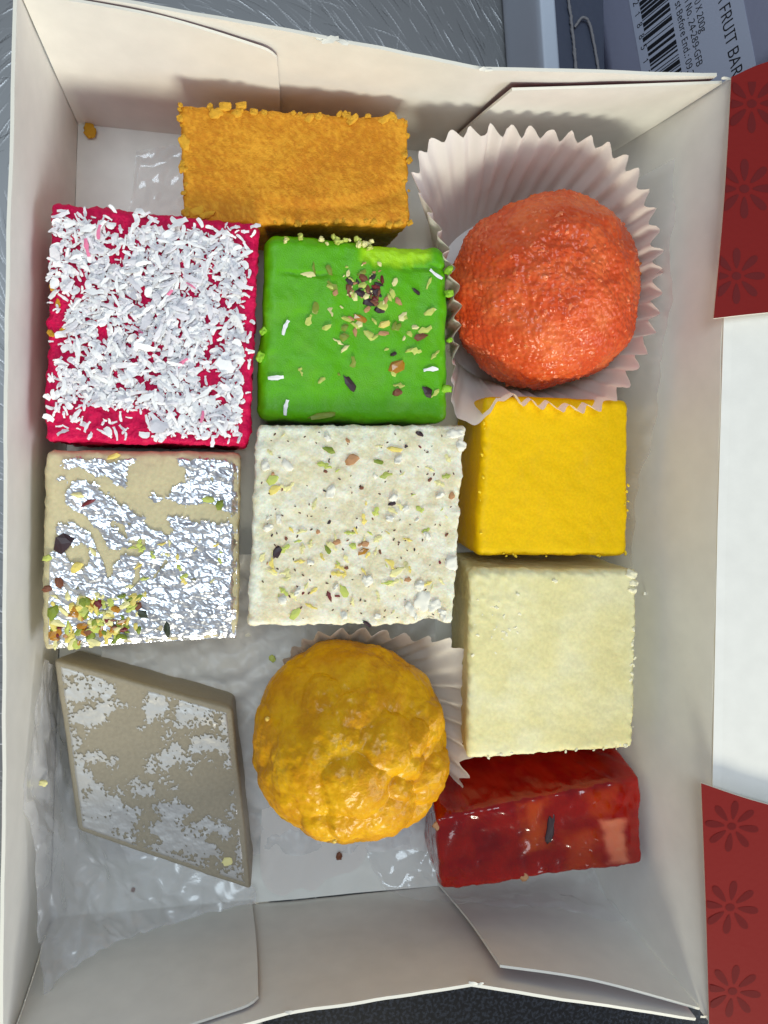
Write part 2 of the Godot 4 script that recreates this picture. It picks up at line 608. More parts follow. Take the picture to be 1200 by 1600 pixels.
func materials() -> void:
	var soft := ntex(1, 0.012, FastNoiseLite.TYPE_SIMPLEX_SMOOTH, 0.965)
	var fine := ntex(2, 0.06, FastNoiseLite.TYPE_SIMPLEX_SMOOTH, 0.0, 5)
	var grain := ntex(3, 0.07, FastNoiseLite.TYPE_CELLULAR, 0.0, 3)
	var blot := ntex(4, 0.02, FastNoiseLite.TYPE_SIMPLEX, 0.62, 6)
	var blot_light := ntex(5, 0.05, FastNoiseLite.TYPE_SIMPLEX, 0.93, 5)
	M.fine = fine
	M.grain = grain
	M.card = mat(srgb(240, 238, 231), 0.55, {"tex": soft, "bump": fine, "mm": 0.006, "scale": 24.0, "spec": 0.4})
	M.card_edge = mat(srgb(232, 228, 216), 0.85)
	M.red_card = mat(srgb(126, 24, 20), 0.55, {"bump": fine, "mm": 0.02, "scale": 22.0, "spec": 0.3})
	M.red_print = mat(srgb(102, 16, 15), 0.4, {"spec": 0.35})
	M.paper = mat(srgb(242, 238, 234), 0.7, {"bump": fine, "mm": 0.03, "scale": 25.0, "back": Color(0.7, 0.68, 0.66)})
	var film := mat(srgb(236, 236, 240, 0.30), 0.22, {"spec": 0.7})
	film.transparency = BaseMaterial3D.TRANSPARENCY_ALPHA
	M.film = film
	var clear := mat(srgb(240, 240, 245, 0.16), 0.12, {"spec": 0.6})
	clear.transparency = BaseMaterial3D.TRANSPARENCY_ALPHA
	M.clear = clear
	var wax := mat(srgb(236, 234, 232, 0.72), 0.4, {"spec": 0.5})
	wax.transparency = BaseMaterial3D.TRANSPARENCY_ALPHA
	M.wax = wax
	M.besan = mat(Color.WHITE, 0.6, {"vc": true, "tex": blot_light, "bump": grain, "mm": 0.12, "scale": 70.0, "spec": 0.35})
	M.besan_crumb = mat(srgb(240, 178, 44), 0.7, {"bump": fine, "mm": 0.15, "scale": 60.0})
	M.pink = mat(srgb(216, 14, 80), 0.5, {"tex": blot_light, "bump": grain, "mm": 0.25, "scale": 35.0, "spec": 0.3})
	M.coconut = mat(srgb(249, 248, 248), 0.55, {"back": Color(0.35, 0.35, 0.35)})
	M.coconut_grey = mat(srgb(238, 234, 238), 0.5, {"back": Color(0.35, 0.35, 0.35)})
	M.coconut_pink = mat(srgb(226, 120, 158), 0.5)
	M.green = mat(Color.WHITE, 0.36, {"vc": true, "tex": blot_light, "bump": fine, "mm": 0.06, "scale": 95.0, "spec": 0.4})
	M.green_crumb = mat(srgb(140, 196, 40), 0.6)
	M.milk = mat(srgb(212, 198, 158), 0.5, {"tex": blot_light, "bump": fine, "mm": 0.05, "scale": 30.0, "sss": 0.08, "spec": 0.3})
	M.milk_grey = mat(srgb(164, 154, 134), 0.42, {"tex": blot_light, "bump": fine, "mm": 0.05, "scale": 30.0, "spec": 0.3})
	M.silver = mat(srgb(222, 223, 227), 0.32, {"metal": 1.0})
	M.silver_dull = mat(srgb(198, 196, 192), 0.5, {"metal": 0.65})
	M.white = mat(Color.WHITE, 0.6, {"vc": true, "tex": blot_light, "bump": fine, "mm": 0.08, "scale": 45.0, "sss": 0.25, "spec": 0.3})
	M.white_crumb = mat(srgb(236, 232, 216), 0.6)
	M.mango = mat(srgb(252, 202, 0), 0.5, {"tex": blot_light, "bump": fine, "mm": 0.03, "scale": 40.0, "spec": 0.3, "sss": 0.1})
	M.mango_crumb = mat(srgb(240, 205, 30), 0.6)
	M.cream = mat(Color.WHITE, 0.5, {"vc": true, "tex": blot_light, "bump": fine, "mm": 0.025, "scale": 30.0, "sss": 0.06, "spec": 0.3})
	M.halwa = mat(Color.WHITE, 0.22, {"vc": true, "bump": fine, "mm": 0.03, "scale": 25.0, "coat": 0.8, "coat_rough": 0.06, "sss": 0.7, "spec": 0.3})
	M.orange = mat(srgb(206, 70, 20), 0.5, {"vc": true, "bump": fine, "mm": 0.12, "scale": 50.0, "coat": 0.45, "coat_rough": 0.16, "sss": 0.2, "spec": 0.3})
	M.yellow = mat(srgb(206, 150, 10), 0.46, {"vc": true, "tex": blot_light, "bump": fine, "mm": 0.10, "scale": 45.0, "coat": 0.25, "coat_rough": 0.22, "sss": 0.05, "spec": 0.3})
	M.nut = {
		"pale": mat(srgb(230, 222, 156), 0.55), "yellow": mat(srgb(230, 210, 110), 0.5), "green": mat(srgb(126, 142, 40), 0.5), "lime": mat(srgb(190, 200, 96), 0.5),
		"brown": mat(srgb(122, 70, 44), 0.5), "red": mat(srgb(112, 26, 30), 0.45), "dark": mat(srgb(52, 28, 34), 0.45), "black_green": mat(srgb(48, 56, 36), 0.4),
		"tan": mat(srgb(186, 136, 92), 0.55), "white": mat(srgb(236, 232, 216), 0.55), "amber": mat(srgb(176, 120, 24), 0.25, {"coat": 0.6}),
	}

# ---------------------------------------------------------------- what the box stands on
func counter() -> void:
	# brushed steel: arcs of scratches wiped round one centre, as height and as bright worn lines
	var side := 2048
	var buf := PackedByteArray()
	buf.resize(side * side)
	buf.fill(128)
	rng.seed = 7
	for k in 42000:
		var r := sqrt(rng.randf()) * 1400.0 + 10.0
		var a := rng.randf() * TAU
		var len := rng.randf_range(8, 60) / maxf(r, 60.0)
		var tilt := rng.randfn(0.0, 0.10)
		if rng.randf() < 0.12:
			tilt = rng.randf_range(-1.2, 1.2)
		var depth := rng.randi_range(-34, 60)
		if rng.randf() < 0.05:
			depth = 127
		var steps := int(len * r) + 1
		for s in steps:
			var t := float(s) / steps
			var rr := r + tilt * t * steps
			var x := int(1024 + cos(a + len * t) * rr)
			var y := int(1024 + sin(a + len * t) * rr)
			if x >= 0 and y >= 0 and x < side and y < side:
				var at := y * side + x
				buf[at] = clampi(buf[at] + int(depth * sin(PI * t)), 0, 255)
	var img := Image.create_from_data(side, side, false, Image.FORMAT_L8, buf)
	var lines := ImageTexture.create_from_image(img)
	var worn := PackedByteArray()
	worn.resize(side * side)
	for i in side * side:
		worn[i] = clampi(150 + (buf[i] - 128), 110, 240)
	var worn_tex := ImageTexture.create_from_image(Image.create_from_data(side, side, false, Image.FORMAT_L8, worn))
	var m := StandardMaterial3D.new()
	m.albedo_color = srgb(240, 240, 240)
	m.albedo_texture = worn_tex
	m.metallic = 1.0
	m.roughness = 0.48
	m.heightmap_enabled = true
	m.heightmap_texture = lines
	m.heightmap_scale = 0.012
	org = Vector3.ZERO
	var v := PackedVector3Array()
	var uv := PackedVector2Array()
	var idx := PackedInt32Array()
	for c in [[-60, -60], [60, -60], [60, 60], [-60, 60]]:
		v.append(V(c[0], -0.05, c[1]))
		uv.append(Vector2((c[0] + 2.0) / 40.0 + 0.5, (c[1] + 6.0) / 40.0 + 0.5))
	idx.append_array([0, 1, 2, 0, 2, 3])
	var o := part("counter", to_mesh(v, idx, PackedColorArray(), true, uv), m, self)
	o.set_meta("kind", "structure")
	o.set_meta("label", "brushed stainless steel counter top under the sweet box")

	# polished black stone with grey flecks, in front of the box
	var sp := ntex(31, 0.035, FastNoiseLite.TYPE_SIMPLEX, 0.0, 5)
	var g := Gradient.new()
	g.offsets = PackedFloat32Array([0.0, 0.42, 0.62, 1.0])
	g.colors = PackedColorArray([Color(0.05, 0.055, 0.06), Color(0.06, 0.065, 0.075), Color(0.15, 0.165, 0.19), Color(0.22, 0.24, 0.27)])
	sp.color_ramp = g
	var st := mat(srgb(200, 205, 215), 0.2, {"tex": sp, "scale": 42.0})
	var top := quad([0.3, 0.55, 10.35, 40.0, 0.55, 10.35, 40.0, 0.55, 45.0, -1.8, 0.55, 45.0])
	var bot := quad([0.3, -0.04, 10.35, 40.0, -0.04, 10.35, 40.0, -0.04, 45.0, -1.8, -0.04, 45.0])
	var b := {"top": top, "bot": bot, "r": 0.06, "half": Vector3(20, 0.3, 17), "n": Vector3i(60, 6, 60), "disp": none}
	o = part("stone_slab", make_block(b), st, self)
	o.set_meta("kind", "structure")
	o.set_meta("label", "black speckled stone slab in front of the box")

# ---------------------------------------------------------------- the box with its open lid
func box() -> void:
	var t := thing("sweet_box", "open white card sweet box with red flowered outside, holding all the sweets", "box", V(2.0, 0, 1.2))
	var n := nz(11)
	var wob := func(u, v, w): return Vector3(0.02 * n.get_noise_2d(w.z * 0.5, w.y * 0.6), 0.025 * n.get_noise_2d(u * 9, 3.0) * v, 0.02 * n.get_noise_2d(w.x * 0.5 + 9, w.y * 0.6))
	card("floor_panel", t, [[V(-3.6, 0.02, -7.6), V(8.2, 0.02, -7.5)], [V(-4.5, 0.02, 10.0), V(8.0, 0.02, 9.9)]], 24, 30, M.card, M.red_card, M.card_edge, 0.05,
		func(u, v, _w): return Vector3(0, 0.03 * n.get_noise_2d(u * 3, v * 4), 0), false)
	# walls: bottom row, middle row, top row
	card("side_wall", t, [[V(-3.6, 0, -7.6), V(-3.85, 0, -3), V(-4.05, 0, 1), V(-4.3, 0, 5.5), V(-4.5, 0, 10)],
		[V(-3.66, 2.1, -7.7), V(-3.92, 2.1, -3), V(-4.08, 2.1, 1), V(-4.22, 2.1, 5.5), V(-4.4, 2.1, 10.1)],
		[V(-3.68, 4.25, -7.95), V(-3.92, 4.2, -3), V(-4.05, 4.18, 1), V(-4.16, 4.2, 5.5), V(-4.3, 4.25, 10.2)]], 40, 12, M.card, M.red_card, M.card_edge, 0.06, wob, true, false)
	card("side_wall", t, [[V(8.2, 0, -7.5), V(8.1, 0, -3), V(8.06, 0, 1), V(8.02, 0, 5.5), V(8.0, 0, 9.9)],
		[V(8.56, 2.1, -7.5), V(8.46, 2.1, -3), V(8.42, 2.1, 1), V(8.42, 2.1, 5.5), V(8.42, 2.1, 10.3)],
		[V(8.94, 4.32, -7.42), V(8.9, 4.26, -3), V(8.88, 4.24, 1), V(8.86, 4.26, 5.5), V(8.84, 4.32, 10.82)]], 40, 12, M.card, M.red_card, M.card_edge, 0.06, wob, true, true)
	card("end_wall", t, [[V(-3.6, 0, -7.6), V(-1.5, 0, -7.5), V(1.4, 0, -7.45), V(4.2, 0, -7.42), V(8.2, 0, -7.5)],
		[V(-3.66, 2.1, -7.75), V(-1.4, 2.1, -7.62), V(1.4, 2.1, -7.48), V(4.2, 2.1, -7.36), V(8.5, 2.1, -7.48)],
		[V(-3.68, 4.22, -7.95), V(-1.3, 4.2, -7.77), V(1.38, 4.2, -7.53), V(4.17, 4.2, -7.24), V(8.72, 4.2, -7.48)]], 60, 14, M.card, M.red_card, M.card_edge, 0.06, wob, false, true)
	card("end_wall", t, [[V(-4.5, 0, 10.0), V(-1.6, 0, 10.0), V(0.65, 0, 10.0), V(4.02, 0, 9.95), V(8.0, 0, 9.9)],
		[V(-4.4, 2.1, 10.15), V(-1.6, 2.1, 10.0), V(0.65, 2.1, 9.9), V(4.02, 2.1, 9.8), V(8.35, 2.1, 10.35)],
		[V(-4.3, 4.2, 10.25), V(-1.6, 4.2, 10.15), V(0.6, 4.2, 9.8), V(4.05, 4.2, 9.64), V(8.66, 4.2, 10.84)]], 60, 14, M.card, M.red_card, M.card_edge, 0.06, wob, false, false)
	# glue flaps of the side walls, folded against the inside of the end walls
	card("glue_flap", t, [[V(-3.6, 0.02, -7.5), V(-1.5, 0.02, -7.42), V(0.62, 0.02, -7.37)], [V(-3.63, 2.1, -7.66), V(-1.45, 2.0, -7.53), V(0.64, 1.85, -7.41)],
		[V(-3.66, 4.18, -7.85), V(-1.5, 4.12, -7.69), V(0.52, 3.7, -7.47)]], 30, 14, M.card, M.red_card, M.card_edge, 0.05,
		func(u, v, _w): return Vector3(0, -0.18 * pow(maxf(0, u - 0.9) * 10, 2) * v + 0.14 * (1 - pow(1 - minf(1, u * 4), 2)) * 0.0, 0), true, true)
	card("glue_flap", t, [[V(4.3, 0.02, -7.32), V(6.2, 0.02, -7.38), V(8.2, 0.02, -7.43)], [V(4.55, 2.0, -7.22), V(6.4, 2.0, -7.3), V(8.55, 2.1, -7.40)],
		[V(4.85, 3.78, -7.12), V(6.6, 3.9, -7.25), V(8.86, 4.16, -7.38)]], 30, 14, M.card, M.red_card, M.card_edge, 0.05, still, true, true)
	card("glue_flap", t, [[V(-4.42, 0.02, 9.9), V(-2.2, 0.02, 9.9), V(-0.06, 0.02, 9.88)], [V(-4.34, 2.1, 10.02), V(-2.2, 2.1, 9.92), V(0.04, 2.0, 9.82)],
		[V(-4.25, 4.1, 10.12), V(-2.2, 4.1, 10.08), V(0.06, 3.85, 9.78)]], 30, 14, M.card, M.red_card, M.card_edge, 0.05,
		func(u, v, _w): return Vector3(0, -0.16 * pow(maxf(0, u - 0.9) * 10, 2) * v, 0), true, false)
	card("glue_flap", t, [[V(4.35, 0.02, 9.84), V(6.1, 0.02, 9.8), V(8.02, 0.02, 9.8)], [V(4.6, 2.0, 9.68), V(6.3, 2.0, 9.86), V(8.42, 2.1, 10.24)],
		[V(4.72, 3.85, 9.56), V(6.6, 3.95, 9.98), V(8.8, 4.12, 10.7)]], 30, 14, M.card, M.red_card, M.card_edge, 0.05, still, true, false)
	rng.seed = 41
	for c in [[1.42, 4.2, -7.52, 0.34], [1.62, 4.21, -7.5, 0.26], [1.28, 4.16, -7.52, 0.24], [4.17, 4.2, -7.25, 0.2], [4.27, 4.18, -7.24, 0.16], [4.07, 4.22, 9.62, 0.2], [0.62, 4.22, 9.8, 0.2], [4.22, 4.2, 9.66, 0.14], [8.86, 4.3, -7.4, 0.2], [8.8, 4.3, 10.75, 0.22]]:
		bit("torn_edge", t, flakes[6 + rng.randi() % 4], M.card_edge, V(c[0], c[1], c[2]), rng.randf_range(-0.4, 0.4), V(c[3] * 0.9, 0.16, c[3] * 0.5), rng.randf_range(-0.3, 0.3), rng.randf_range(-0.6, 0.6))
	# lid: opened flat to the right, its two red side flaps folded in over it
	card("lid_panel", t, [[V(8.93, 4.34, -7.3), V(9.12, 4.36, -7.3), V(13, 5.15, -7.4), V(21.2, 6.85, -7.6)], [V(8.88, 4.27, 1), V(9.06, 4.29, 1), V(13, 5.1, 1), V(21.1, 6.85, 1)], [V(8.84, 4.34, 10.8), V(9.04, 4.36, 10.8), V(13, 5.15, 10.8), V(21.2, 6.85, 10.8)]],
		30, 20, M.card, M.red_card, M.card_edge, 0.05, still, false, false)
	var f := card("lid_flap", t, [[V(8.86, 4.46, -7.36), V(10.0, 4.72, -7.72), V(13.5, 5.44, -8.1)], [V(8.74, 4.5, -5.1), V(10.0, 4.76, -5.2), V(13.5, 5.46, -5.3)], [V(8.56, 4.52, -2.9), V(10.0, 4.8, -3.04), V(13.5, 5.5, -3.25)]],
		30, 20, M.red_card, M.card, M.card_edge, 0.05, still, true, false)
	for c in [[9.1, -5.29, 0.56], [8.97, -3.68, 0.53], [9.22, -6.85, 0.55], [10.5, -4.45, 0.52], [10.6, -6.1, 0.52], [12.0, -5.2, 0.52], [11.8, -3.9, 0.52]]:
		flower(f, V(c[0], 4.51, c[1]), c[2], 0.0)
	f = card("lid_flap", t, [[V(8.5, 4.5, 5.95), V(10.0, 4.78, 6.42), V(13.5, 5.48, 7.2)], [V(8.66, 4.48, 8.4), V(10.0, 4.74, 8.55), V(13.5, 5.44, 8.8)], [V(8.82, 4.44, 11.1), V(10.0, 4.7, 11.2), V(13.5, 5.42, 11.3)]],
		30, 20, M.red_card, M.card, M.card_edge, 0.05, still, true, false)
	for c in [[9.12, 8.42, 0.55], [9.22, 10.12, 0.55], [9.1, 6.8, 0.52], [10.35, 7.7, 0.52], [10.4, 9.35, 0.52], [11.7, 8.5, 0.52], [11.7, 10.2, 0.52]]:
		flower(f, V(c[0], 4.51, c[1]), c[2], 0.12)

# eight dark petals and an eye, printed in varnish
func flower(parent: Node, at: Vector3, r: float, turn: float) -> void:
	var v := PackedVector3Array()
	var idx := PackedInt32Array()
	for k in 8:
		var a := TAU * k / 8 + turn
		var d := V(cos(a), 0, sin(a))
		var s := V(-sin(a), 0, cos(a))
		var start := v.size()
		v.append(at + d * r * 0.62)
		for i in 14:
			var t := TAU * i / 14
			var l := 0.62 - 0.36 * cos(t)
			var w := sin(t) * 0.135 * (0.55 + 0.75 * (l - 0.26) / 0.72)
			v.append(at + d * r * l + s * r * w)
		for i in 14:
			idx.append_array([start, start + 1 + i, start + 1 + (i + 1) % 14])
	var c := v.size()
	v.append(at)
	for i in 16:
		var t := TAU * i / 16
		v.append(at + V(cos(t), 0, sin(t) * 0.85) * r * 0.16)
	for i in 16:
		idx.append_array([c, c + 1 + i, c + 1 + (i + 1) % 16])
	# a film of print no thicker than its ink, laid on the card
	for i in v.size():
		v[i].z = clampf(v[i].z, -7.25, 10.9)
		v[i].x = maxf(v[i].x, (8.86 - 0.063 * (v[i].z + 7.36) if v[i].z < 0 else 8.5 + 0.063 * (v[i].z - 5.95)) + 0.03)
		v[i].y = card_height(v[i].x, v[i].z) + 0.004
	part("flower_print", to_mesh(v, idx), M.red_print, parent)

func card_height(x: float, z: float) -> float:
	var u := clampf((x - 8.7) / 1.3, 0, 4)
	if z < 0:
		var rows := [[V(8.86, 4.46, -7.36), V(10.0, 4.72, -7.72), V(13.5, 5.44, -8.1)], [V(8.74, 4.5, -5.1), V(10.0, 4.76, -5.2), V(13.5, 5.46, -5.3)], [V(8.56, 4.52, -2.9), V(10.0, 4.8, -3.04), V(13.5, 5.5, -3.25)]]
		return surface_y(rows, x, z)
	var low := [[V(8.5, 4.5, 5.95), V(10.0, 4.78, 6.42), V(13.5, 5.48, 7.2)], [V(8.66, 4.48, 8.4), V(10.0, 4.74, 8.55), V(13.5, 5.44, 8.8)], [V(8.82, 4.44, 11.1), V(10.0, 4.7, 11.2), V(13.5, 5.42, 11.3)]]
	return surface_y(low, x, z) + u * 0.0

func surface_y(rows: Array, x: float, z: float) -> float:
	var u := 0.3
	var v := 0.5
	var w := Vector3.ZERO
	for k in 8:
		var line := []
		for row in rows:
			line.append(along(row, clampf(u, 0, 1), true))
		w = along(line, clampf(v, 0, 1), true)
		u += (x - w.x) / 4.8
		v += (z - w.z) / 4.6
	return w.y

# ---------------------------------------------------------------- the carton with its label, behind the box
func carton() -> void:
	var at := V(8.6, 1.0, -10.3)
	var e1 := V(0.09, 0.19, 0.978).normalized()
	var e2 := V(0.4226, 0.9063, 0.0)
	e2 = (e2 - e1 * e1.dot(e2)).normalized()
	var n := e1.cross(e2).normalized()
	var lab := thing("fruit_bar_carton", "lilac grey carton with a white barcode label, leaning behind the box's top right corner", "carton", V(8.3, 0, -10.5))
	var P := func(s: float, t: float, l: float): return at + e1 * s + e2 * t + n * l
	var body := mat(srgb(150, 152, 172), 0.45, {"bump": M.fine, "mm": 0.05, "scale": 14.0})
	var top := [P.call(-9.0, 4.8, 0.0), P.call(2.95, 4.8, 0.0), P.call(2.95, -1.0, 0.0), P.call(-9.0, -1.0, 0.0)]
	var bot := [P.call(-9.0, 4.8, -2.6), P.call(2.95, 4.8, -2.6), P.call(2.95, -1.0, -2.6), P.call(-9.0, -1.0, -2.6)]
	part("carton_body", make_block({"top": top, "bot": bot, "r": 0.1, "half": Vector3(5.6, 1.3, 2.9), "n": Vector3i(40, 8, 20), "disp": none}), body, lab)
	var white := mat(srgb(186, 192, 208), 0.5)
	var ink := mat(srgb(16, 16, 22), 0.5)
	part("label", plate(PackedVector2Array([Vector2(-5.2, -0.03), Vector2(2.86, -0.03), Vector2(2.86, 2.44), Vector2(-5.2, 2.44)]), P.call(0, 0, 0.0), e1, e2, 0.008), white, lab)
	# barcode
	var v := PackedVector3Array()
	var idx := PackedInt32Array()
	rng.seed = 12
	var s := -0.62
	var k := 0
	while s < 2.0:
		var w: float = [0.022, 0.045, 0.07, 0.1][rng.randi() % 4]
		var low := 0.14 if k % 13 < 2 else 0.21
		var a := v.size()
		for c in [[s, low], [s + w, low], [s + w, 0.91], [s, 0.91]]:
			v.append(P.call(c[0], c[1], 0.011))
		idx.append_array([a, a + 2, a + 1, a, a + 3, a + 2])
		s += w + [0.025, 0.025, 0.05, 0.075][rng.randi() % 4]
		k += 1
	part("barcode", to_mesh(v, idx), ink, lab)
	var font := SystemFont.new()
	font.font_names = PackedStringArray(["Droid Sans"])
	var basis := Basis(e1, e2, n)
	for w in [["2", -0.3, 0.05, 0.09], ["1", -0.03, 0.05, 0.05], ["8", 0.24, 0.05, 0.09], ["8", 0.52, 0.05, 0.09], ["5", 0.78, 0.05, 0.09], ["1", 1.12, 0.05, 0.05], ["1", 1.4, 0.05, 0.05],
			["st Before End.: 09.2", 0.44, 1.02, 1.72], ["n No. 24-289-GFB", 0.5, 1.24, 1.58], ["0 X 200g", 0.72, 1.45, 0.74], ["A FRUIT BAR", 0.96, 1.9, 1.84]]:
		var tm := TextMesh.new()
		tm.text = w[0]
		tm.font = font
		tm.font_size = 48
		tm.pixel_size = 0.0001
		tm.depth = 0.00004
		tm.horizontal_alignment = HORIZONTAL_ALIGNMENT_LEFT
		tm.vertical_alignment = VERTICAL_ALIGNMENT_BOTTOM
		var k_: float = w[3] * 0.01 / tm.get_aabb().size.x
		part("lettering", tm, ink, lab, (P.call(w[1], w[2] - 0.04, 0.011) - org) * 0.01, basis * Basis.from_scale(Vector3(k_, k_, 1)))
	# tray that the carton lies in, with a loose string
	var tr := thing("white_tray", "shallow white tray with a dark lining behind the box, under the carton", "tray", V(9, 0, -13))
	var wh := mat(srgb(204, 214, 226), 0.4)
	var dark := mat(srgb(74, 80, 98), 0.5, {"bump": M.fine, "mm": 0.06, "scale": 12.0})
	part("tray_rim", make_block({"top": quad([5.0, 2.0, -22, 5.3, 2.0, -22, 6.55, 2.0, -7.9, 6.15, 2.0, -7.9]), "bot": quad([4.9, 0.0, -22, 5.6, 0.0, -22, 6.85, 0.0, -7.9, 6.05, 0.0, -7.9]), "r": 0.06, "half": Vector3(0.18, 1.0, 7), "n": Vector3i(6, 10, 30), "disp": none}), wh, tr)
	part("tray_lining", make_block({"top": quad([5.55, 0.22, -22, 20, 0.22, -22, 20, 0.22, -7.95, 6.78, 0.22, -7.95]), "bot": quad([5.55, 0, -22, 20, 0, -22, 20, 0, -7.95, 6.78, 0, -7.95]), "r": 0.05, "half": Vector3(7, 0.11, 7), "n": Vector3i(30, 4, 30), "disp": none}), dark, tr)
	var sg := thing("string", "thin pale twisted string lying loose beside the carton", "string", V(7.4, 0.22, -10))
	var cord := mat(srgb(150, 146, 146), 0.8)
	part("strand", tube([V(7.5, 0.3, -12.6), V(7.35, 0.28, -11.2), V(7.42, 0.28, -10.5), V(7.5, 0.28, -9.9), V(7.55, 0.28, -9.2), V(7.5, 0.28, -8.4)], 0.035, 0.8, 5), cord, sg)
	part("strand", tube([V(7.5, 0.3, -10.35), V(7.66, 0.36, -10.55), V(7.85, 0.32, -10.45), V(8.02, 0.27, -9.9), V(8.12, 0.27, -9.3), V(8.1, 0.27, -8.5)], 0.032, 0.5, 6), cord, sg)

# ---------------------------------------------------------------- paper and film that line the box
func liners() -> void:
	var n := nz(21, FastNoiseLite.TYPE_SIMPLEX, 3)
	var t := thing("wax_paper_liner", "creased sheet of greyish wax paper on the box floor among the lower sweets", "liner paper", V(0, 0.05, 5))
	var fold := func(_u, _v, w: Vector3): return Vector3(0, 0.09 * maxf(0, 1 - absf(w.z - 4.72 + 0.52 * w.x) * 4.0) + 0.28 * absf(n.get_noise_2d(w.x * 0.45 + w.z * 0.25, w.z * 0.5)) + 0.07 * absf(n.get_noise_2d(w.x * 1.5, w.z * 1.3 + 4)), 0)
	part("sheet", sheet([[V(-3.2, 0.14, 1.8), V(4.2, 0.14, 1.8)], [V(-3.4, 0.14, 8.6), V(4.4, 0.14, 8.9)]], 90, 90, 0.0, fold, false), M.wax, t)
	t = thing("plastic_film", "crinkled clear plastic film tucked around the diamond slice in the lower left corner", "plastic film", V(-2.5, 0.2, 8.5), "clear film lining the box")
	var crink := func(_u, _v, w: Vector3): return Vector3(0.12 * n.get_noise_3d(w.x * 1.1, w.y * 1.1, w.z * 0.6), 0.22 * absf(n.get_noise_3d(w.x * 0.8 + w.z * 0.4, w.y, w.z * 0.6 + 7)), 0.12 * n.get_noise_3d(w.x, w.y * 1.4 + 5, w.z))
	part("sheet", sheet([[V(-4.0, 2.2, 3.6), V(-3.95, 1.5, 3.9), V(-3.9, 1.0, 4.4), V(-3.6, 0.3, 4.8)], [V(-4.15, 2.9, 5.8), V(-3.95, 1.6, 6.1), V(-3.75, 1.2, 6.4), V(-3.4, 0.4, 6.6)],
		[V(-4.1, 2.6, 7.4), V(-3.6, 1.3, 7.6), V(-3.1, 0.5, 7.9), V(-2.0, 0.3, 8.3)], [V(-4.1, 2.4, 9.2), V(-3.2, 1.3, 9.0), V(-2.0, 0.45, 9.1), V(-0.2, 0.25, 9.2)], [V(-4.05, 2.5, 10.0), V(-3.0, 1.7, 9.7), V(-1.8, 0.9, 9.75), V(0.0, 0.35, 9.8)]], 70, 90, 0.0, crink, true), M.film, t)
	t = thing("plastic_film", "clear plastic film under the red jelly sweet, over the front wall of the box", "plastic film", V(5.5, 0.3, 8.9), "clear film lining the box")
	part("sheet", sheet([[V(2.6, 0.1, 7.6), V(4.5, 0.12, 7.6), V(6.5, 0.12, 7.6), V(8.0, 0.2, 7.6)], [V(2.7, 0.12, 8.9), V(4.5, 0.2, 9.0), V(6.5, 0.2, 9.0), V(8.0, 0.4, 8.9)], [V(3.0, 0.3, 9.7), V(4.6, 0.5, 9.55), V(6.5, 0.6, 9.6), V(8.1, 1.0, 9.7)], [V(3.2, 0.5, 9.75), V(4.7, 1.5, 9.6), V(6.5, 1.6, 9.75), V(8.25, 2.0, 10.1)]],
		70, 50, 0.0, crink, true), M.clear, t)
	t = thing("plastic_film", "clear plastic film standing along the right wall beside the orange ball and mango square", "plastic film", V(8.2, 0.3, -2), "clear film lining the box")
	part("sheet", sheet([[V(8.05, 0.1, -6.3), V(8.05, 0.1, -4), V(8.0, 0.1, -1.5), V(7.98, 0.1, 1.2), V(7.98, 0.1, 5.5)], [V(8.3, 1.6, -6.4), V(8.3, 1.6, -4), V(8.15, 1.5, -1.5), V(8.05, 1.3, 1.2), V(8.15, 1.2, 5.5)], [V(8.5, 3.0, -6.4), V(8.42, 3.2, -4), V(8.3, 2.9, -1.5), V(8.12, 2.4, 1.2), V(8.3, 1.8, 5.5)]],
		80, 30, 0.0, func(_u, v, w: Vector3): return Vector3(0.09 * v * n.get_noise_2d(w.z * 0.8, w.y * 0.3), 0.12 * v * n.get_noise_1d(w.z * 0.7), 0), true), M.film, t)
	t = thing("plastic_film", "clear glossy plastic film on the bare floor behind the pink coconut square", "plastic film", V(-2, 0.1, -6), "clear film lining the box")
	part("sheet", sheet([[V(-2.4, 0.1, -7.0), V(-1.6, 0.1, -7.1), V(-0.5, 0.1, -7.1)], [V(-2.5, 0.12, -6.0), V(-1.6, 0.15, -6.1), V(-0.5, 0.12, -6.0)], [V(-2.7, 0.2, -5.0), V(-1.6, 0.45, -5.0), V(-0.4, 0.3, -5.0)], [V(-2.8, 0.1, -4.0), V(-1.6, 0.2, -4.0), V(-0.4, 0.1, -4.0)]], 50, 50, 0.0, crink, true), M.clear, t)

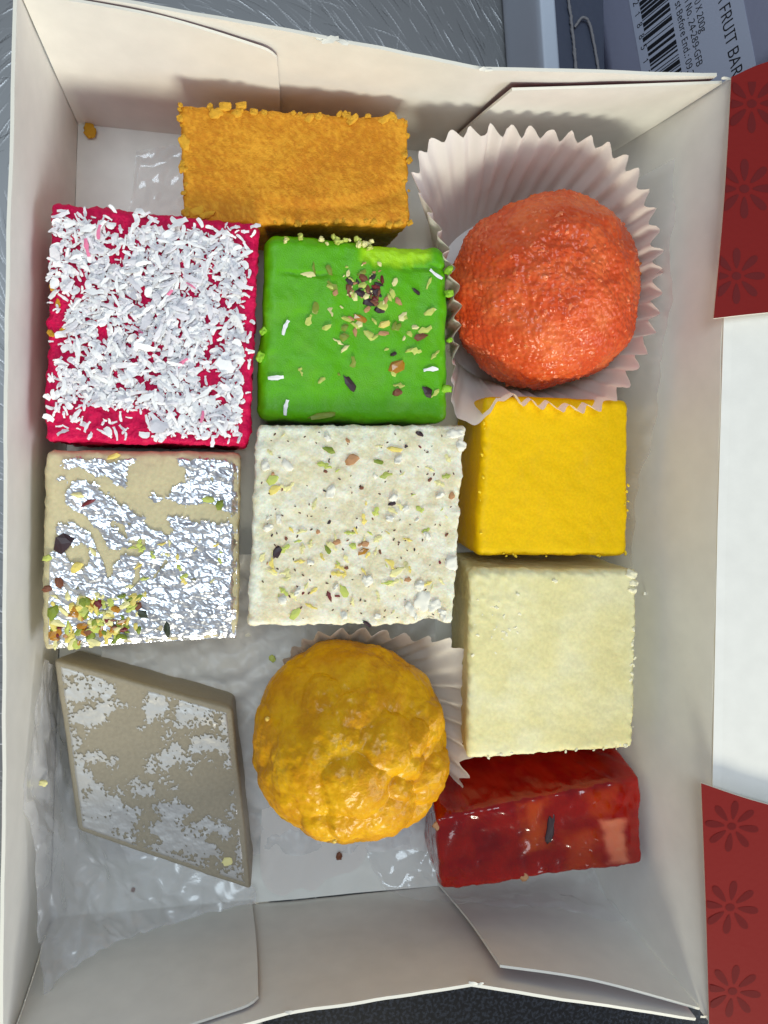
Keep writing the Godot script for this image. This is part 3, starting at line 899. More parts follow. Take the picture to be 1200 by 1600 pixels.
# ---------------------------------------------------------------- the sweets
func besan_square() -> void:
	var t := thing("besan_burfi", "golden brown crumbly gram flour slab against the back wall", "sweet", V(0.9, 0, -5.8))
	var n := nz(51)
	var c := nz(52, FastNoiseLite.TYPE_CELLULAR, 1)
	var disp := func(q, _d, p): return 0.035 * n.get_noise_3dv(p * 1.3) + 0.02 * n.get_noise_3dv(p * 7) + edge(q) * 0.05 * n.get_noise_3dv(p * 4) - 0.05 * smoothstep(0.12, 0.0, absf(q.z - 0.86 + 0.3 * (q.x - 0.55) * (q.x - 0.55) * 4)) * (1.0 if q.y > 0.9 else 0.0) * smoothstep(0.3, 0.45, q.x) + 0.012 * c.get_noise_3dv(p * 9)
	var b := block(quad([-1.30, 2.75, -6.88, 3.09, 2.75, -6.96, 3.14, 2.8, -4.85, -1.2, 2.8, -4.68]), quad([-1.1, 0.1, -7.0, 2.95, 0.1, -7.05, 3.0, 0.1, -5.0, -1.1, 0.1, -4.9]), 0.12, 0.048, disp)
	var dark := lin(206, 130, 22)
	var light := lin(236, 166, 44)
	b.col = func(q, _d, p): return dark.lerp(light, clampf(0.35 + 0.7 * n.get_noise_3dv(p * 0.8) + 1.3 * n.get_noise_3dv(p * 10) + 0.5 * edge(q), 0, 1))
	part("crumbly_slab", make_block(b), M.besan, t)
	rng.seed = 501
	for i in 56:
		var u: float
		var v: float
		var k := i % 8
		if k < 3: 
			u = rng.randf(); v = rng.randf_range(0.0, 0.035)
		elif k < 5:
			u = rng.randf_range(0.0, 0.02); v = rng.randf()
		elif k < 7:
			u = rng.randf_range(0.35, 1.0); v = rng.randf_range(0.95, 1.0)
		else:
			u = rng.randf_range(0.975, 1.0); v = rng.randf()
		var s := rng.randf_range(0.05, 0.14)
		bit("crumb", t, crumbs[rng.randi() % 5], M.besan_crumb, on_top(b, u, v) + V(0, -0.02, 0), rng.randf() * TAU, V(s * rng.randf_range(0.8, 1.5), s * 0.8, s))
	for s in [[0.16, 0.06, 0.26, 0.2], [0.2, 0.0, 0.24, 0.18], [0.25, 0.05, 0.2, 0.2], [0.27, -0.02, 0.22, 0.16], [0.32, 0.03, 0.16, 0.14], [0.06, 0.9, 0.3, 0.22], [0.1, 0.93, 0.3, 0.14], [0.56, 0.06, 0.2, 0.16], [0.6, 0.04, 0.16, 0.14], [0.75, 0.05, 0.28, 0.14], [0.9, 0.03, 0.35, 0.16], [0.98, 0.35, 0.14, 0.14], [0.02, 0.32, 0.2, 0.3]]:
		bit("crumb", t, crumbs[rng.randi() % 5], M.besan_crumb, on_top(b, s[0], maxf(s[1], 0.0)) + V(0, -0.01, minf(s[1], 0) * 2), rng.randf() * 0.8, V(s[2], 0.12, s[3]))

func coconut_square() -> void:
	var t := thing("coconut_square", "magenta pink square thickly covered with white coconut shreds", "sweet", V(-1.75, 0, -2.6))
	var n := nz(61)
	var disp := func(q, _d, p): return 0.06 * n.get_noise_3dv(p * 1.4) + 0.045 * n.get_noise_3dv(p * 5) + edge(q) * 0.07 * n.get_noise_3dv(p * 4)
	var b := block(quad([-3.5, 3.05, -4.9, 0.2, 3.05, -4.66, -0.02, 3.05, -0.52, -3.72, 3.05, -0.6]), quad([-3.45, 0.15, -4.7, 0.05, 0.15, -4.6, -0.15, 0.15, -0.55, -3.68, 0.15, -0.6]), 0.13, 0.055, disp)
	part("pink_slab", make_block(b), M.pink, t)
	rng.seed = 611
	var small := []
	var placed := 0
	while placed < 300 or small.size() < 2700:
		var u := rng.randf_range(0.012, 0.988)
		var v := rng.randf_range(0.015, 0.985)
		var thick := 1.0
		if v > 0.85: thick = 0.16 + 0.8 * smoothstep(0.3, 0.7, u) * smoothstep(1.0, 0.93, v)
		if v < 0.07: thick = 0.2
		if u < 0.07: thick = minf(thick, 0.16 if v > 0.35 else 0.45)
		if u > 0.94: thick = minf(thick, 0.14)
		thick *= clampf(0.74 + 1.1 * n.get_noise_2d(u * 5, v * 5), 0.15, 1.0)
		if rng.randf() > thick:
			continue
		var p := on_top(b, u, v)
		var yaw := rng.randf() * TAU
		if small.size() < 2700 and (placed >= 300 or rng.randf() < 0.75):
			var l := rng.randf_range(0.08, 0.22)
			p.y += 0.02 + rng.randf() * 0.05
			small.append(Transform3D(turned(yaw, rng.randfn(0, 0.16), rng.randfn(0, 0.25), V(l, 0.3, l * rng.randf_range(0.9, 1.5))), (p - org) * 0.01))
		elif placed < 300:
			var l := rng.randf_range(0.18, 0.36)
			p.y += 0.05 + rng.randf() * 0.10
			var broad := rng.randf() < 0.12
			bit("coconut_shred", t, flakes[6 + rng.randi() % 4] if broad else flakes[rng.randi() % 6], M.coconut_pink if rng.randf() < 0.03 else M.coconut_grey if rng.randf() < 0.4 else M.coconut, p, yaw, V(l, 0.26, l * rng.randf_range(0.55, 1.1)), rng.randfn(0, 0.15), rng.randfn(0, 0.22))
			placed += 1
	for k in 3:
		heap("coconut_litter", t, flakes[k * 3], M.coconut if k else M.coconut_grey, small.slice(k * 900, k * 900 + 900))
	for s in [[0.02, 0.36], [0.05, 0.42], [0.02, 0.55], [0.08, 0.53]]:
		bit("crumb", t, crumbs[rng.randi() % 5], M.besan_crumb, on_top(b, s[0], s[1]), rng.randf() * TAU, V(0.16, 0.08, 0.11))

func scatter(t: Node, b: Dictionary, called: String, meshes: Array, kinds: Array, count: int, box_: Rect2, lo: float, hi: float, flat := 0.4, lift := 0.0) -> void:
	for i in count:
		var u := rng.randf_range(box_.position.x, box_.end.x)
		var v := rng.randf_range(box_.position.y, box_.end.y)
		var l := rng.randf_range(lo, hi)
		bit(called, t, meshes[rng.randi() % meshes.size()], M.nut[kinds[rng.randi() % kinds.size()]], on_top(b, u, v) + V(0, lift + 0.01, 0), rng.randf() * TAU, V(l, minf(l, 0.22) * flat * 2.0, l * rng.randf_range(0.45, 1.0)), rng.randfn(0, 0.15), rng.randfn(0, 0.15))

func green_square() -> void:
	var t := thing("green_square", "bright green glossy square sprinkled with nuts and dark petals, one corner peeled", "sweet", V(2.0, 0, -2.8))
	var n := nz(71)
	var peel := func(q: Vector3): return 0.0 if q.y < 0.8 else smoothstep(0.03, -0.03, maxf(absf(q.x - 0.71) - 0.19, q.z - 0.135 + 0.5 * (q.x - 0.68) * (q.x - 0.68) * 2 + 0.03 * n.get_noise_2d(q.x * 14, 0)))
	var crack := func(q: Vector3): return exp(-pow((q.z - (0.2 - 0.05 * q.x + 0.02 * sin(q.x * 5) + 0.012 * n.get_noise_1d(q.x * 9))) / 0.009, 2)) * (1.0 if q.y > 0.85 else 0.0) * (smoothstep(0.7, 0.8, q.x) + smoothstep(0.42, 0.3, q.x) * smoothstep(0.05, 0.15, q.x))
	var disp := func(q, _d, p): return 0.05 * n.get_noise_3dv(p * 0.8) + 0.015 * n.get_noise_3dv(p * 4) + edge(q) * 0.035 * n.get_noise_3dv(p * 3) - 0.045 * peel.call(q) * (1.0 + 0.5 * n.get_noise_3dv(p * 8)) - 0.045 * crack.call(q)
	var b := block(quad([0.3, 2.9, -4.55, 3.86, 2.9, -4.5, 3.9, 2.9, -0.98, 0.1, 2.9, -1.02]), quad([0.45, 0.1, -4.4, 3.7, 0.1, -4.4, 3.7, 0.1, -1.1, 0.3, 0.1, -1.1]), 0.24, 0.045, disp)
	var body := lin(94, 180, 6)
	var inside := lin(176, 232, 30)
	var rind := lin(116, 190, 30)
	b.col = func(q, _d, p): return body.lerp(rind, clampf(0.35 * edge(q) + 0.8 * n.get_noise_3dv(p * 1.1), 0, 1)).lerp(inside, clampf(peel.call(q) * (1.05 + 0.3 * n.get_noise_3dv(p * 7)), 0, 1))
	part("green_slab", make_block(b), M.green, t)
	rng.seed = 711
	scatter(t, b, "nut_chip", slivers + chips, ["pale", "lime", "lime", "green"], 30, Rect2(0.2, 0.14, 0.75, 0.7), 0.10, 0.32, 0.3)
	scatter(t, b, "nut_chip", chips, ["lime", "pale", "green", "tan"], 26, Rect2(0.36, 0.16, 0.5, 0.42), 0.09, 0.3, 0.3)
	scatter(t, b, "dark_petal", chips, ["dark", "red", "brown", "lime", "pale"], 30, Rect2(0.45, 0.2, 0.19, 0.14), 0.1, 0.26, 0.35)
	scatter(t, b, "nut_chip", chips, ["pale", "lime", "tan"], 16, Rect2(0.42, 0.12, 0.2, 0.2), 0.05, 0.14, 0.5)
	scatter(t, b, "crumb", crumbs, ["lime", "lime", "pale"], 22, Rect2(0.1, 0.0, 0.5, 0.05), 0.06, 0.14, 0.6)
	for s in [["dark", 0.47, 0.79, 0.44, 0.2, -1.0], ["dark", 0.88, 0.82, 0.34, 0.2, -0.9], ["dark", 0.82, 0.27, 0.24, 0.1, -0.7], ["dark", 0.70, 0.62, 0.16, 0.1, 0.4], ["dark", 0.56, 0.34, 0.34, 0.2, -0.5], ["dark", 0.62, 0.38, 0.24, 0.18, -0.3], ["amber", 0.72, 0.69, 0.42, 0.3, 0.3], ["brown", 0.84, 0.52, 0.36, 0.17, 0.2], ["green", 0.33, 0.97, 0.6, 0.16, 0.2], ["amber", 0.52, 0.43, 0.34, 0.18, -0.3],
			["pale", 0.24, 0.21, 0.34, 0.2, -0.2], ["yellow", 0.65, 0.46, 0.3, 0.16, 0.3], ["lime", 0.57, 0.52, 0.36, 0.18, -0.7], ["brown", 0.72, 0.83, 0.22, 0.2, 0.1], ["pale", 0.44, 0.6, 0.26, 0.1, 0.7]]:
		bit("nut_chip" if s[0] != "dark" else "dark_petal", t, chips[rng.randi() % 7], M.nut[s[0]], on_top(b, s[1], s[2]) + V(0, 0.015, 0), s[5], V(s[3], 0.16, s[4] * 1.2))
	for s in [[0.13, 0.5, 1.2], [0.09, 0.77, 0.1], [0.15, 0.93, 1.4], [0.93, 0.17, -0.6], [0.9, 0.7, 0.1]]:
		bit("coconut_shred", t, flakes[rng.randi() % 6], M.coconut, on_top(b, s[0], s[1]) + V(0, 0.02, 0), s[2], V(0.3, 0.3, 0.26))
	for s in [[1.0, 0.14, 0.19], [1.0, 0.27, 0.19], [1.0, 0.53, 0.12], [0.98, 0.8, 0.22], [0.01, 0.52, 0.16], [0.0, 0.66, 0.2]]:
		bit("crumb", t, crumbs[rng.randi() % 5], M.green_crumb, on_top(b, s[0], s[1]) + V(0.02, -0.03, 0), rng.randf() * TAU, V(s[2], 0.14, s[2] * 0.8))

func band(u: float, v: float, line: Array, w: float) -> float:   # how far (u, v) lies outside a band along a line
	var d := 9.0
	for i in line.size() - 1:
		d = minf(d, Vector2(u, v).distance_to(Geometry2D.get_closest_point_to_segment(Vector2(u, v), line[i], line[i + 1])))
	return d - w

func silver_square() -> void:
	var t := thing("silver_leaf_square", "beige milk square under bright torn silver leaf, with chopped pistachio on its front left", "sweet", V(-2.0, 0, 1.4))
	var n := nz(81)
	var r := nz(82, FastNoiseLite.TYPE_SIMPLEX, 4)
	var disp := func(q, _d, p): return 0.03 * n.get_noise_3dv(p * 1.0) + 0.01 * n.get_noise_3dv(p * 5) + edge(q) * 0.05 * n.get_noise_3dv(p * 4) - 0.05 * smoothstep(0.8, 1.0, q.z) * q.y
	var b := block(quad([-3.76, 2.8, -0.44, -0.18, 2.8, -0.42, -0.26, 2.75, 3.24, -3.92, 2.75, 3.36]), quad([-3.6, 0.1, -0.4, -0.32, 0.1, -0.4, -0.4, 0.1, 3.0, -3.75, 0.1, 3.1]), 0.14, 0.055, disp)
	part("milk_slab", make_block(b), M.milk, t)
	var a1 := [Vector2(0.0, 0.1), Vector2(0.16, 0.1), Vector2(0.3, 0.15), Vector2(0.43, 0.24), Vector2(0.56, 0.32), Vector2(0.62, 0.38)]
	var a2 := [Vector2(0.5, 0.26), Vector2(0.62, 0.3), Vector2(0.8, 0.3), Vector2(0.98, 0.36)]
	var a3 := [Vector2(0.1, 0.28), Vector2(0.22, 0.38), Vector2(0.3, 0.5), Vector2(0.33, 0.62)]
	var a4 := [Vector2(0.36, 0.36), Vector2(0.44, 0.46)]
	var a5 := [Vector2(0.36, 0.52), Vector2(0.47, 0.5), Vector2(0.5, 0.45)]
	var a6 := [Vector2(0.48, 0.58), Vector2(0.47, 0.66), Vector2(0.44, 0.7)]
	var a7 := [Vector2(0.62, 0.57), Vector2(0.56, 0.65)]
	var cover := func(u, v, p):
		var j := 0.035 * r.get_noise_2d(p.x * 1.6, p.z * 1.6) + 0.012 * r.get_noise_2d(p.x * 9, p.z * 9)
		var e := 0.16 + 0.6 * r.get_noise_2d(p.x * 0.9 + 30, p.z * 0.9)            # open tears
		e = 0.05 + 0.15 * minf(e, 0.2) + 0.022 * r.get_noise_2d(p.x * 5, p.z * 5 + 20)
		e = minf(e, band(u, v, a1, 0.026 + 0.02 * u) + j)
		e = minf(e, band(u, v, a2, 0.035) + j)
		e = minf(e, band(u, v, a3, 0.02) + j * 0.6)
		e = minf(e, band(u, v, a4, 0.022) + j)
		e = minf(e, band(u, v, a5, 0.026) + j)
		e = minf(e, band(u, v, a6, 0.008) + j * 0.3)
		e = minf(e, band(u, v, a7, 0.008) + j * 0.3)
		e = minf(e, Vector2((u - 0.56) / 1.3, v - 0.1).length() - 0.12 + j)         # bare patch at the back
		e = minf(e, Vector2(u - 0.58, (v - 0.36) / 0.8).length() - 0.06 + j)
		e = minf(e, Vector2(u - 0.17, v - 0.52).length() - 0.05 + j)
		e = minf(e, (u - 0.085 + 2 * j if v < 0.5 else u - 0.02))
		e = minf(e, v - 0.03 + j)
		return e
	leaf(t, b, 250, cover, M.silver, 83, 0.024)
	rng.seed = 811
	scatter(t, b, "nut_chip", slivers + chips, ["yellow", "pale", "lime", "green", "yellow", "pale", "amber"], 95, Rect2(0.06, 0.72, 0.42, 0.25), 0.1, 0.34, 0.5, 0.03)
	scatter(t, b, "nut_chip", chips, ["brown", "red", "tan", "green"], 12, Rect2(0.05, 0.64, 0.46, 0.32), 0.12, 0.26, 0.6, 0.05)
	scatter(t, b, "nut_chip", slivers, ["pale", "yellow", "lime"], 26, Rect2(0.4, 0.42, 0.5, 0.35), 0.07, 0.2, 0.4, 0.025)
	for s in [["dark", 0.1, 0.46, 0.44, 0.4, 0.3], ["red", 0.22, 0.26, 0.36, 0.1, 0.5], ["pale", 0.17, 0.22, 0.3, 0.11, -0.15], ["yellow", 0.35, 0.03, 0.28, 0.13, 0.3], ["lime", 0.83, 0.25, 0.26, 0.16, 0.0], ["green", 0.89, 0.28, 0.24, 0.18, 0.9], ["black_green", 0.63, 0.92, 0.36, 0.16, 1.6], ["black_green", 0.5, 0.83, 0.26, 0.2, -0.6],
			["red", 0.28, 0.77, 0.26, 0.2, 1.2], ["red", 0.33, 0.85, 0.22, 0.16, 0.3], ["brown", 0.24, 0.9, 0.26, 0.2, 0.6], ["brown", 0.48, 0.79, 0.2, 0.18, 1.0], ["green", 0.06, 0.8, 0.38, 0.22, 1.2], ["brown", 0.03, 0.68, 0.2, 0.16, 0.4], ["yellow", 0.17, 0.58, 0.3, 0.22, 0.6], ["lime", 0.03, 0.53, 0.2, 0.15, 0.2], ["pale", 0.25, 0.5, 0.26, 0.1, -1.0]]:
		bit("dark_petal" if s[0] == "dark" else "nut_chip", t, chips[4] if s[0] == "dark" else chips[rng.randi() % 7], M.nut[s[0]], on_top(b, s[1], s[2]) + V(0, 0.05, 0), s[5], V(s[3], 0.18, s[4] * 1.2))

func white_square() -> void:
	var t := thing("coconut_burfi", "white grainy coconut square dotted with pistachio and dark specks, ragged front edge", "sweet", V(2.0, 0, 1.0))
	var n := nz(91)
	var disp := func(q, _d, p):
		var rag := edge(q) * (0.06 * n.get_noise_3dv(p * 1.5) + 0.03 * n.get_noise_3dv(p * 7.5 + V(n.get_noise_3dv(p), 0, 0)))
		var bite := -0.16 * smoothstep(0.09, 0.0, absf(q.x - 0.88)) * smoothstep(0.9, 1.0, q.z)
		return 0.03 * n.get_noise_3dv(p * 1.2) + 0.024 * n.get_noise_3dv(p * 6) + rag + bite
	var b := block(quad([0.12, 3.2, -0.9, 4.16, 3.2, -0.94, 3.9, 3.2, 2.98, -0.08, 3.2, 2.88]), quad([0.2, 0.1, -0.8, 3.9, 0.1, -0.8, 3.7, 0.1, 2.7, 0.05, 0.1, 2.65]), 0.09, 0.042, disp)
	var lo := lin(236, 224, 186)
	var hi := lin(250, 244, 222)
	b.col = func(q, _d, p): return lo.lerp(hi, clampf(0.45 + 1.2 * n.get_noise_3dv(p * 2.0) + 0.9 * n.get_noise_3dv(p * 7) + 0.3 * edge(q), 0, 1))
	part("coconut_slab", make_block(b), M.white, t)
	rng.seed = 911
	scatter(t, b, "nut_chip", slivers, ["pale", "pale", "lime", "yellow"], 60, Rect2(0.05, 0.05, 0.9, 0.9), 0.08, 0.26, 0.35)
	scatter(t, b, "nut_chip", slivers, ["pale", "lime", "yellow"], 26, Rect2(0.1, 0.5, 0.7, 0.35), 0.1, 0.28, 0.35)
	scatter(t, b, "nut_chip", chips, ["dark", "brown", "red", "tan"], 30, Rect2(0.05, 0.04, 0.9, 0.92), 0.05, 0.13, 0.35)
	scatter(t, b, "coconut_crumb", crumbs, ["white"], 22, Rect2(0.04, 0.04, 0.92, 0.92), 0.08, 0.22, 0.3)
	var tiny := []
	for i in 110:
		var l := rng.randf_range(0.02, 0.05)
		tiny.append(Transform3D(turned(rng.randf() * TAU, 0, 0, V(l * 1.5, l, l)), (on_top(b, rng.randf_range(0.03, 0.97), rng.randf_range(0.03, 0.97)) + V(0, 0.005, 0) - org) * 0.01))
	heap("spice_specks", t, chips[1], mat(srgb(82, 50, 36), 0.6), tiny)
	for s in [["lime", 0.08, 0.27, 0.3, 0.24, 0.5], ["yellow", 0.09, 0.32, 0.3, 0.2, 0.5], ["green", 0.34, 0.12, 0.34, 0.14, -0.4], ["green", 0.58, 0.18, 0.24, 0.12, -0.2], ["lime", 0.45, 0.83, 0.32, 0.2, -1.2], ["lime", 0.22, 0.94, 0.36, 0.2, 0.8], ["dark", 0.12, 0.63, 0.28, 0.2, 1.2], ["tan", 0.45, 0.17, 0.32, 0.26, 0.4], ["dark", 0.77, 0.04, 0.2, 0.12, -0.5], ["dark", 0.66, 0.39, 0.18, 0.1, 0.2], ["tan", 0.4, 0.58, 0.2, 0.14, 0.4], ["tan", 0.54, 0.59, 0.2, 0.15, -0.3], ["amber", 0.53, 0.63, 0.26, 0.16, 0.4], ["green", 0.36, 0.62, 0.22, 0.12, -1.1], ["lime", 0.48, 0.6, 0.2, 0.14, -0.5], ["red", 0.38, 0.85, 0.26, 0.1, -1.3], ["dark", 0.57, 0.99, 0.24, 0.1, -0.6], ["tan", 0.76, 0.77, 0.18, 0.14, 0.0], ["tan", 0.95, 0.35, 0.14, 0.2, 0.0], ["pale", 0.7, 0.73, 0.42, 0.18, 0.5], ["yellow", 0.66, 0.12, 0.4, 0.12, -0.2]]:
		bit("nut_chip", t, chips[rng.randi() % 7], M.nut[s[0]], on_top(b, s[1], s[2]) + V(0, 0.012, 0), s[5], V(s[3], 0.15, s[4] * 1.2))
	for s in [[0.84, 0.88, 0.4, 0.36], [0.9, 0.9, 0.3, 0.24], [0.78, 0.92, 0.3, 0.2], [0.82, 0.8, 0.22, 0.2], [0.97, 0.69, 0.3, 0.3], [0.95, 0.04, 0.34, 0.2], [0.98, 0.1, 0.2, 0.24], [0.15, 0.2, 0.3, 0.2], [0.36, 0.33, 0.26, 0.2], [0.16, 0.87, 0.18, 0.2], [0.84, 0.55, 0.2, 0.12], [0.95, 0.96, 0.2, 0.14]]:
		bit("coconut_crumb", t, crumbs[rng.randi() % 5], M.white_crumb, on_top(b, s[0], s[1]), rng.randf() * TAU, V(s[2], 0.14, s[3]))

func mango_square() -> void:
	var t := thing("mango_square", "plain smooth bright yellow square by the right wall", "sweet", V(6.2, 0, 0.2))
	var n := nz(101)
	var disp := func(q, _d, p): return 0.04 * n.get_noise_3dv(p * 0.7) + 0.012 * n.get_noise_3dv(p * 4) - 0.03 * maxf(0, n.get_noise_2d(p.x * 8, p.z * 1.1) - 0.3) + edge(q) * (0.06 * n.get_noise_3dv(p * 5)) * (0.4 if q.x > 0.1 else 1.0)
	var b := block(quad([4.66, 2.7, -1.6, 7.84, 2.65, -1.55, 7.82, 2.7, 1.75, 4.52, 2.7, 1.68]), quad([4.78, 0.1, -1.5, 7.7, 0.1, -1.4, 7.7, 0.1, 1.6, 4.6, 0.1, 1.55]), 0.16, 0.06, disp)
	part("mango_slab", make_block(b), M.mango, t)
	rng.seed = 1011
	for i in 26:
		var k := i % 3
		var u := rng.randf_range(0.0, 0.03) if k == 0 else rng.randf()
		var v := rng.randf() if k == 0 else rng.randf_range(0.975, 1.0)
		if k == 2:
			u = rng.randf_range(0.97, 1.0)
			v = rng.randf_range(0.5, 0.97)
		var s := rng.randf_range(0.025, 0.055)
		bit("crumb", t, crumbs[rng.randi() % 5], M.mango_crumb, on_top(b, u, v) + V(0, -0.02, 0), rng.randf() * TAU, V(s * 1.4, s, s))

func cream_square() -> void:
	var t := thing("cream_square", "large plain pale cream square in the right column, below the yellow square", "sweet", V(6.1, 0, 3.8))
	var n := nz(111)
	var disp := func(q, _d, p): return 0.035 * n.get_noise_3dv(p * 0.8) + 0.012 * n.get_noise_3dv(p * 5) + edge(q) * 0.05 * n.get_noise_3dv(p * 5.5) + 0.05 * maxf(0, n.get_noise_3dv(p * 5)) * smoothstep(0.55, 0.0, q.x + q.z - 0.1) - 0.02 * maxf(0, n.get_noise_2d(p.x * 1.2 + 4, p.z * 9) - 0.25)
	var b := block(quad([4.32, 2.9, 1.92, 7.95, 2.9, 2.02, 7.92, 2.9, 5.78, 4.28, 2.9, 5.82]), quad([4.66, 0.1, 1.85, 7.75, 0.1, 1.85, 7.75, 0.1, 5.6, 4.66, 0.1, 5.6]), 0.13, 0.055, disp)
	var a := lin(238, 227, 166)
	var c := lin(244, 236, 188)
	b.col = func(q, _d, p): return a.lerp(c, clampf(0.3 + 1.1 * n.get_noise_3dv(p * 0.9 + V(5, 0, 0)) + 0.5 * n.get_noise_3dv(p * 6) * smoothstep(0.7, 0.1, q.x) + 0.4 * edge(q), 0, 1))
	part("cream_slab", make_block(b), M.cream, t)
	rng.seed = 1111
	var m := mat(srgb(238, 232, 200), 0.6)
	for i in 60:
		var u := rng.randf()
		var v := rng.randf()
		var k := i % 4
		if k == 0: u = rng.randf_range(0.97, 1.0)
		elif k == 1: v = rng.randf_range(0.975, 1.0)
		else:
			u = rng.randf_range(0.02, 0.3)
			v = rng.randf_range(0.12, 0.45)
		var s := rng.randf_range(0.02, 0.07)
		bit("crumb", t, crumbs[rng.randi() % 5], m, on_top(b, u, v) + V(0, -0.01, 0), rng.randf() * TAU, V(s * 1.5, s * 0.7, s))
	for s in [[0.96, 0.02, 0.26], [0.975, 0.07, 0.22], [0.97, 0.11, 0.2], [0.5, 0.06, 0.14], [0.16, 0.2, 0.12]]:
		bit("crumb", t, crumbs[rng.randi() % 5], m, on_top(b, s[0], s[1]) + V(0, -0.03, 0), rng.randf() * TAU, V(s[2], 0.14, s[2] * 0.7))

func halwa() -> void:
	var t := thing("jelly_halwa", "dark red translucent jelly slab with nuts set in it, in the front right corner", "sweet", V(6.0, 0, 7.6))
	var n := nz(121)
	var disp := func(q, _d, p): return 0.06 * n.get_noise_3dv(p * 0.8) + 0.03 * n.get_noise_3dv(p * 2.6) + 0.012 * n.get_noise_3dv(p * 7) - 0.06 * exp(-pow(Vector2(q.x - 0.49, (q.z - 0.62) * 0.6).length() / 0.08, 2)) * (1.0 if q.y > 0.8 else 0.0)
	var b := block(quad([3.72, 2.55, 7.15, 8.24, 2.6, 6.52, 8.36, 2.55, 8.5, 3.86, 2.5, 8.72]), quad([4.02, 0.25, 6.1, 8.2, 0.3, 5.86, 8.1, 0.25, 8.3, 4.0, 0.2, 8.75]), 0.1, 0.055, disp)
	var red := lin(150, 15, 9)
	var deep := lin(122, 10, 8)
	var rust := lin(196, 78, 18)
	var nut := lin(222, 128, 96)
	# nuts and fruit set just under the skin, seen as soft patches of colour
	b.col = func(q, _d, p):
		var c := red.lerp(deep, clampf(0.4 + 1.2 * n.get_noise_3dv(p * 1.2), 0, 1))
		if q.y > 0.7:
			var j := 0.05 * n.get_noise_3dv(p * 2.2)
			c = c.lerp(rust, 0.75 * smoothstep(0.05, -0.05, maxf(absf(q.x - 0.465) - 0.045, absf(q.z - 0.36) - 0.3) + j))
			c = c.lerp(rust, 0.5 * smoothstep(0.07, -0.06, maxf(absf(q.x - 0.7) - 0.07, absf(q.z - 0.72) - 0.22) + j))
			c = c.lerp(rust, 0.4 * smoothstep(0.07, -0.06, maxf(absf(q.x - 0.8) - 0.06, absf(q.z - 0.2) - 0.14) + j))
			c = c.lerp(nut, 0.8 * smoothstep(0.02, -0.025, maxf(absf(q.x - 0.84 - 0.03 * q.z) - 0.052, absf(q.z - 0.68) - 0.26) + j * 0.6))
		return c
	part("jelly_slab", make_block(b), M.halwa, t)
	rng.seed = 1211
	for s in [["dark", 0.54, 0.42, 0.62, 0.2, 1.35, 0.02], ["tan", 0.4, 0.95, 0.2, 0.3, 0.9, -0.01], ["tan", 0.02, 0.1, 0.3, 0.2, 0.4, -0.02]]:
		bit("nut_piece", t, crumbs[rng.randi() % 5], M.nut.get(s[0]), on_top(b, s[1], s[2]) + V(0, s[6] - 0.03, 0), s[5], V(s[3], 0.09, s[4]))

func diamond() -> void:
	var t := thing("silver_leaf_diamond", "greyish brown diamond slice with worn flat silver leaf, in the front left corner", "sweet", V(-2.0, 0, 6.2))
	var n := nz(131)
	var r := nz(132, FastNoiseLite.TYPE_SIMPLEX, 5)
	var disp := func(_q, _d, p): return 0.03 * n.get_noise_3dv(p * 0.8) + 0.006 * n.get_noise_3dv(p * 5)
	var b := block(quad([-3.93, 1.75, 3.68, -0.42, 1.7, 4.86, -0.05, 1.7, 8.82, -3.55, 1.65, 7.28]), quad([-3.8, 0.16, 3.84, -0.4, 0.16, 4.96, 0.0, 0.16, 8.7, -3.5, 0.16, 7.3]), 0.1, 0.06, disp)
	part("milk_slab", make_block(b), M.milk_grey, t)
	var cover := func(u: float, v: float, p: Vector3):
		var e := 0.0 + 0.6 * r.get_noise_2d(p.x * 0.75 + 3, p.z * 0.75) + 0.8 * r.get_noise_2d(p.x * 1.7, p.z * 1.7) + 0.6 * r.get_noise_2d(p.x * 9, p.z * 9)
		e += 0.32 * smoothstep(0.3, 0.0, u) + 0.3 * smoothstep(0.55, 1.0, v) + 0.16 * smoothstep(0.25, 0.0, v)
		e -= 0.9 * smoothstep(0.24, 0.05, Vector2(u - 0.36, v - 0.38).length()) + 0.7 * smoothstep(0.2, 0.05, Vector2(u - 0.78, v - 0.52).length())
		e -= 0.6 * smoothstep(0.2, 0.05, Vector2(u - 0.42, v - 0.02).length())
		return e
	leaf(t, b, 320, cover, M.silver_dull, 133, 0.005)
	rng.seed = 1311
	bit("nut_chip", t, chips[2], M.nut.pale, on_top(b, 0.87, 0.87) + V(0, 0.03, 0), 0.3, V(0.24, 0.1, 0.28))

func ball(c: Vector3, rx: float, ry: float, rz: float, n: int, disp: Callable) -> Dictionary:
	var top := [c + V(-rx, ry, -rz), c + V(rx, ry, -rz), c + V(rx, ry, rz), c + V(-rx, ry, rz)]
	var bot := [c + V(-rx, -ry, -rz), c + V(rx, -ry, -rz), c + V(rx, -ry, rz), c + V(-rx, -ry, rz)]
	return {"top": top, "bot": bot, "r": 1.0, "half": Vector3.ONE, "n": Vector3i(n, n, n), "disp": disp, "ball": true}

